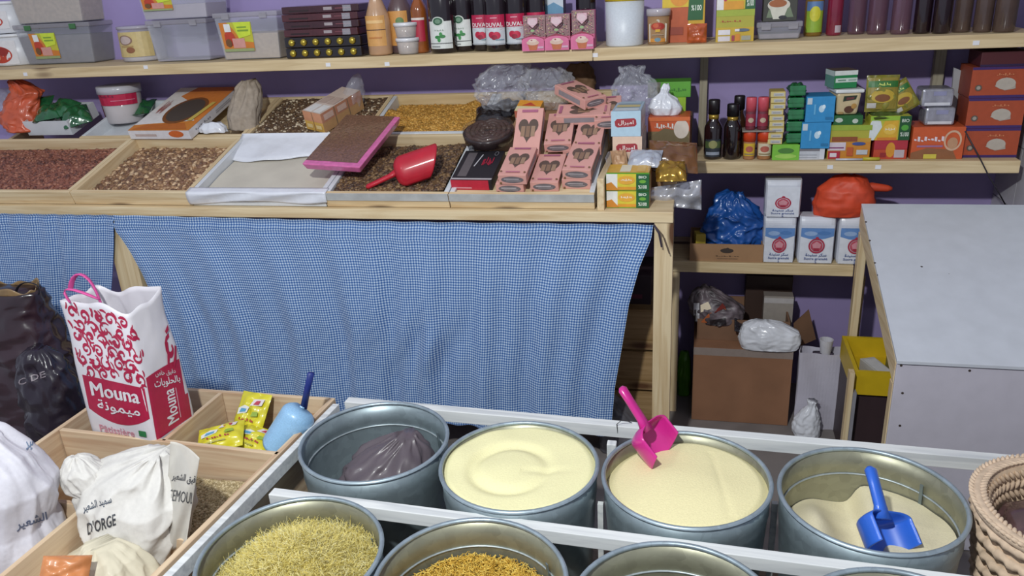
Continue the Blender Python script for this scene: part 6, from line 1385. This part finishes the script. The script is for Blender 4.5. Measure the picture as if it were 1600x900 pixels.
def curls():
    out = []
    def curl(cx, cy, r, d, turns=1.3, st=0, wd=.015):
        pts = []
        for i in range(15):
            t = i / 14; an = st + d * t * turns * 2 * PI; rr = r * (1 - .82 * t); pts.append((cx + rr * math.cos(an), cy + rr * .62 * math.sin(an)))
        out.append(('s', pts, wd, CR))
    def leaf(x, y, an, l, wd):
        out.append(('s', [(x + l * t * math.cos(an + .5 * t), y + .62 * l * t * math.sin(an + .5 * t)) for t in np.linspace(0, 1, 7)], wd, CR))
    for j in range(6):
        for i in range(5):
            u = (i + .5 + .25 * (-1) ** j) / 5 + random.uniform(-.02, .02); v = .475 + .092 * j + random.uniform(-.012, .012)
            d = random.choice((1, -1)); st = random.uniform(0, 6.28); r = random.uniform(.078, .10)
            curl(u, v, r, d, random.uniform(.95, 1.35), st, .0135)
            for k in range(3): leaf(u + random.uniform(-.12, .12), v + random.uniform(-.05, .05), random.uniform(.5, 2.6), random.uniform(.07, .12), random.uniform(.009, .015))
    return out
fq = [(147, 672), (240, 688), (206, 494), (106, 474)]
arc = [(0, .44)] + [(1, .42)] + [(1 - i / 12, .085 + .09 * (2 * i / 12 - 1) ** 2) for i in range(13)]
PENDING = curls()
def gridpoly(top, bot, n=14, m=5):
    """region between two curves as a fine patch list"""
    out = []
    for i in range(n):
        for j in range(m):
            u0, u1 = i / n, (i + 1) / n; g = lambda u, t: bot(u) + (top(u) - bot(u)) * t
            out.append(('p', [(u0, g(u0, j / m)), (u1, g(u1, j / m)), (u1, g(u1, (j + 1) / m)), (u0, g(u0, (j + 1) / m))], CR))
    return out
def patch_print(o, quad, regions, over, name):
    """colour fields first (one layer), lettering above"""
    fn = on_mesh([o], quad); mb = MB(); mats = []; ix = {}
    def put(sp, lift):
        v, f, c = shape2d(sp, True); P = [fn(a, b, lift) for a, b in v]
        if c not in ix: ix[c] = len(mats); mats.append(ink(c))
        f = [q for q in f if all(P[j] is not None for j in q)]
        if f:
            us = sorted({j for q in f for j in q}); re = {j: n for n, j in enumerate(us)}
            mb.add([P[j] for j in us], [tuple(re[j] for j in q) for q in f], ix[c])
    for r in regions: put(r, .0004)
    for i, sp in enumerate(over): put(sp, .0007 + .0001 * i)
    p = mb.build(name, mats); p.parent = o; p.matrix_parent_inverse = o.matrix_world.inverted(); return p
patch_print(fb, fq, PENDING, [], 'printed_pattern')
patch_print(fb, fq, gridpoly(lambda u: .44 - .02 * u, lambda u: .085 + .09 * (2 * u - 1) ** 2), [('t', 'Mouna', .10 + q, .285 + q * .3, .88 + q, .395 + q * .3, '#dcd9de') for q in (-.007, 0, .007, .014)] + [('t', 'ميمونة', .16, .16, .86, .265, '#dcd9de'), ('t', 'Pâtissière', .12, .005, .70, .06, '#c98a9a'), ('r', .78, .02, .90, .065, '#2f7a4a')], 'printed_front')
sq_d = [(245, 688), (299, 650), (275, 512), (210, 494)]
patch_print(fb, sq_d, gridpoly(lambda u: .50 + .16 * u, lambda u: .0), [('tv', 'Mouna', .36, .05, .66, .36, '#dcd9de'), ('tv', 'Mouna', .366, .055, .666, .365, '#dcd9de'), ('t', 'دقيق خاص', .25, .49, .78, .55, '#d0c4c8'), ('t', 'بالحلويات', .18, .39, .86, .48, '#dcd9de'), ('r', .70, .06, .72, .36, '#d0a0ae')], 'printed_side')
print_on(fb, [(262, 580), (280, 570), (274, 500), (246, 508)], [('s', [(.5 + .4 * (1 - .8 * t) * math.cos(6 * t + 1), .45 + .3 * (1 - .8 * t) * math.sin(6 * t + 1)) for t in np.linspace(0, 1, 12)], .07, CR), ('s', [(.1, .1), (.25, .3), (.3, .6)], .08, CR), ('s', [(.5, .05), (.7, .2), (.8, .45)], .08, CR), ('s', [(.3, .8), (.5, .9), (.7, .85)], .06, CR)], 'printed_pattern')
yh = ctr.y - .02
hp_ = [at_y(x, y, yh + d) for x, y, d in ((112, 476, -.04), (97, 455, -.04), (104, 450, -.035), (128, 456, -.03), (160, 470, -.02))]
h2_ = [at_y(x, y, yh + d) for x, y, d in ((110, 456, .03), (111, 440, .03), (119, 427, .03), (132, 429, .03), (146, 444, .03), (156, 470, .03), (160, 480, .03))]
PH = mat('#cf4f93', .5, .08, 30)
for pts in (hp_, h2_):
    o = MB().tube(pts, .0075, 8, flat=.5).build('handle', PH, None, smooth=True, subsurf=1); o.parent = fb; o.matrix_parent_inverse = fb.matrix_world.inverted()

# yellow packets
YEL = mat('#cfc52c', .3, .12, 18, coat=.5, key='yel')
YP = [('p', [(.08, .44), (.46, .52), (.50, .68), (.30, .72), (.06, .62)], '#d6d8d4'), ('p', [(.16, .50), (.40, .54), (.42, .62), (.20, .62)], '#5a9ac0'), ('p', [(.5, .72), (.92, .76), (.95, .96), (.58, .92)], '#d3c9cb'), ('p', [(.62, .76), (.82, .78), (.84, .90), (.70, .88)], '#b03a4a'), ('w', .22, .25, .80, .38, '#a8353a'), ('r', .2, .12, .7, .17, '#a8a340'), ('p', [(.66, .42), (.90, .46), (.88, .58), (.70, .56)], '#8aa53a')]
zy = ZB - .07
def ypk(x, y, z, w_, h, t, rx, rz, lb, ry=0, seed=0):
    p = at_z(x, y, z); o = pillow(MB(), w_, h, t, seed=seed, nu=22, nv=22).build('yellow_packet', YEL, smooth=True); o.location = p; o.rotation_euler = (rx, ry, rz)
    printed(YP, lambda u, v, q: ((u - .5) * w_ * .86, (v - .5) * h * .8, t * .5 * (max(0, 1 - abs(1.72 * u - .86) ** 3) * max(0, 1 - (abs(1.6 * v - .8) / .92) ** 2.5)) ** .6 + .0035 + q), o, 'printed_label', True)
    return tag(o, lb, 'packet', 'yellow packets in the bin')
ypk(393, 648, ZB - .035, .095, .12, .03, .85, -.15, 'yellow packet standing against the back of the bin', seed=71)
ypk(345, 684, ZB - .04, .12, .085, .035, .35, .35, 'yellow packet lying next to the flour bag', -.15, 72)
ypk(398, 690, ZB - .065, .12, .095, .04, .25, -.2, 'yellow packet lying beside the pale blue scoop', .1, 73)
# pale blue scoop
PB = mat('#8fb9dc', .35, .10, 300, coat=.2, key='pbs'); NV = mat('#20307a', .4, .1, 30)
tip = at_z(432, 702, ZB - .055); nk = at_z(474, 636, ZB + .045); hd = at_z(486, 583, ZB + .15)
ax = tip - nk
o = scoop('scoop', 'pale blue scoop with a dark blue handle leaning in the bin of yellow packets', PB, .043, ax.length, .01, nk, frame(ax, Vector((-.1, .75, -.65))), ang=120, hr=.006)
hh = MB().tube([nk + Vector((0, 0, -.004)), nk.lerp(hd, .5), hd], [.009, .008, .0085], 10, flat=.6).build('long_handle', NV, None, smooth=True); hh.parent = o
bpy.context.view_layer.update(); hh.matrix_parent_inverse = o.matrix_world.inverted()
# cardboard scrap in that bin
carton('small_carton', 'small brown carton in the corner of the yellow packet bin', 'carton', (rA.x - .055, rA.y - .05, Z1 + .001), .05, .06, .24, '#a5805a')
# grain
gx0, gx1, gy0, gy1 = d2a.x + .012, d1b.x - .055, d3r.y + .016, d1b.y - .018
def gfn(u, v):
    x = gx0 + (gx1 - gx0) * u; y = gy0 + (gy1 - gy0) * v
    return (x + .0, y, ZB - .085 - .03 * (1 - v) + .008 * noise.noise(Vector((x * 12, y * 12, 4))))
heap_bits('barley_grain', 'loose pale barley grain in the bin beside the white barley sack', 'grain', gfn, None, 5200, .0034, [mat(h, .7, .1, 60) for h in ('#b3a27e', '#a08f6b', '#c2b290', '#8f7e5c')], surface=grid_surface(gfn, 20, 20), flat=.55)
# barley sack
WOV = mat('#cfccc7', .6, .04, 120, bump=.10, key='wov')
def sack(name, label, loc, rings, seed, m=WOV, **k):
    return bag(name, label, 'sack', loc, rings, m, seed=seed, n=180, nz=140, facet=.016, ff=.8, fine=.0022, **k)
pc = at_z(196, 810, ZB - .02)
bs = sack('barley_sack', 'crumpled white barley sack with black lettering open in the wooden bins', (pc.x, pc.y + .02, Z1 + .002), [(0, .055, .06, .02, 0), (.10, .068, .065, .015, 0), (.17, .085, .075, .005, 0), (.24, .112, .08, -.005, .01), (.295, .122, .08, -.008, .02), (.335, .10, .062, .0, .04), (.365, .055, .04, .03, .05), (.385, .02, .02, .055, .05)], 81, fold=.022, freq=8, ridge=.7, vert=.55, sq=2.3)
lobe = bag_mesh([(0, .03, .03, .02, 0), (.03, .05, .04, .0, 0), (.065, .045, .035, -.012, 0), (.09, .02, .018, -.015, 0), (.098, .006, .006, -.015, 0)], n=90, nz=60, fold=.008, freq=14, facet=.012, ff=1.0, seed=87).build('folded_mouth', WOV, None, smooth=True)
lobe.location = at_y(138, 752, pc.y + .03) + Vector((0, 0, -.035)); bpy.context.view_layer.update(); lobe.parent = bs; lobe.matrix_parent_inverse = bs.matrix_world.inverted()
def flap(u, v):
    x = (266 + 46 * u) * (1 - v) + (256 + 34 * u) * v; y = (690 + 26 * u * u) * (1 - v) + (862 - 8 * u) * v
    p = at_y(x, y, pc.y + .055 - .05 * v + .012 * math.sin(u * 5 + v * 4) - .03 * u)
    return tuple(p)
FLP = mat('#d9d5cc', .5, .05, 30, alpha=.72, bump=.3, key='flap')
fo = MB().grid(flap, 24, 40).build('mouth_flap', FLP, None, smooth=True, solid=.0008); bpy.context.view_layer.update(); fo.parent = bs; fo.matrix_parent_inverse = bs.matrix_world.inverted()
print_on(bs, [(138, 838), (182, 822), (180, 800), (136, 815)], [('t', "D'ORGE", 0, .08, 1, .92, '#3a3d44')])
print_on(bs, [(132, 805), (176, 790), (172, 772), (128, 786)], [('t', 'سميد الشعير', 0, .1, 1, .9, '#3f4a5a')])
print_on(fo, [(264, 784), (306, 790), (308, 768), (268, 762)], [('t', 'SEMOULE', 0, .1, 1, .9, '#3a3d44')])
print_on(fo, [(268, 754), (308, 760), (310, 742), (272, 736)], [('t', 'دقيق الشعير', 0, .1, 1, .9, '#3a3d44')])
# second white sack
pl_ = at_y(6, 800, 1.10)
ws = sack('white_sack', 'tall white woven sack slumped at the outer corner of the bins', (pl_.x, 1.10, Z1 + .002), [(0, .085, .08, .0, 0), (.10, .10, .085, 0, 0), (.20, .105, .085, .0, 0), (.29, .085, .07, -.005, .01), (.37, .105, .075, -.01, .015), (.44, .09, .06, -.03, .02), (.485, .055, .04, -.045, .02), (.50, .02, .02, -.05, .02)], 83, mat('#cdcbd3', .6, .04, 120, bump=.10, key='wov2'), fold=.018, freq=7, ridge=.6, vert=.4)
print_on(ws, [(26, 832), (74, 816), (72, 798), (24, 812)], [('t', 'الشعير', 0, .05, 1, .95, '#55607a')])
print_on(ws, [(42, 712), (64, 690), (60, 670), (38, 690)], [('t', 'سميد', 0, .1, 1, .9, '#6a7f9a')])
# cream bag in the front bin
pc = at_z(150, 885, ZB - .05)
cb = sack('cream_bag', 'cream plastic bag with an orange patch in the front bin', (pc.x, min(pc.y, d3r.y - .10), Z1 + .002), [(0, .10, .07, 0, 0), (.12, .11, .075, 0, 0), (.20, .10, .07, 0, 0), (.245, .06, .05, .01, .01), (.27, .02, .02, .0, .02)], 85, CREAM, fold=.016, freq=9, vert=.7)
print_on(cb, [(70, 905), (130, 900), (128, 876), (70, 882)], [('w', .1, .3, .7, .6, '#c9a58a')]); print_on(cb, [(105, 860), (135, 856), (132, 840), (104, 844)], [('e', .5, .5, .5, .5, '#c9a23a')])
bag('brown_bag', 'reddish brown bag lying low in the front bin by the rail', 'bag', (at_z(262, 860, ZB - .15).x, d3r.y - .11, Z1 + .002), [(0, .05, .06, 0, 0), (.08, .055, .065, 0, 0), (.13, .03, .03, 0, 0)], mat('#7a3f34', .5, .2, 20), seed=86, fold=.012)
o = pillow(MB(), .085, .06, .035, seed=88).build('orange_packet', mat('#c9824f', .4, .25, 14, coat=.3, key='opk'), smooth=True); o.location = at_y(102, 893, cb.location.y - .075); o.rotation_euler = (.7, .25, .5); tag(o, 'orange packet lying against the cream bag in the front bin', 'packet')
# dark bags behind the bins
DK = mat('#33222a', .28, .3, 10, coat=.5, bump=.2, key='dk')
pd = at_y(40, 600, 1.98)
db = bag('dark_bag', 'dark brown plastic bag with a black handle standing behind the bins', 'bag', (pd.x - .02, 1.99, .001), [(0, .20, .12, 0, 0), (.30, .21, .13, 0, 0), (.52, .19, .12, 0, 0), (.61, .18, .10, .0, 0), (.69, .155, .07, .01, 0), (.735, .15, .05, .015, 0)], DK, seed=91, n=110, nz=90, fold=.024, freq=7, sq=3)
DTX = ([(30, 604), (72, 590), (70, 578), (28, 592)], [('t', 'C DE', 0, .1, 1, .9, '#8d8288')])
def rimf(u, v):
    t = 2 * PI * u; k = (abs(math.cos(t)) ** 3 + abs(math.sin(t)) ** 3) ** (-1 / 3)
    return (.015 + (.145 + .01 * v) * k * math.cos(t), .046 * k * math.sin(t), .725 + .028 * v + .012 * math.sin(t * 3) + .006 * math.sin(t * 11))
MB().grid(rimf, 72, 4, closed=True).build('rolled_mouth', mat('#8a6f4a', .4, .25, 20, coat=.4, key='mouth'), db, smooth=True, solid=.002)
pts = [at_y(x, y, 1.96) for x, y in ((24, 462), (26, 448), (38, 440), (52, 442), (62, 448), (60, 462))]
o = MB().tube(pts, .005, 8, flat=.4).build('handle', mat('#1c1a26', .5), None, smooth=True, subsurf=1); bpy.context.view_layer.update(); o.parent = db; o.matrix_parent_inverse = db.matrix_world.inverted()
pd = at_y(92, 600, 1.93)
db2 = bag('dark_bag', 'smaller black plastic bag between the brown one and the flour bag', 'bag', (pd.x + .035, 1.86, .001), [(0, .09, .07, 0, 0), (.35, .10, .075, 0, 0), (.50, .085, .06, 0, 0), (.58, .05, .04, .0, 0), (.60, .02, .02, 0, 0)], mat('#241c28', .3, .3, 10, coat=.4, key='dk2'), seed=92, n=90, nz=70, fold=.02, freq=8)
bpy.context.view_layer.update(); print_on(db2, DTX[0], DTX[1])
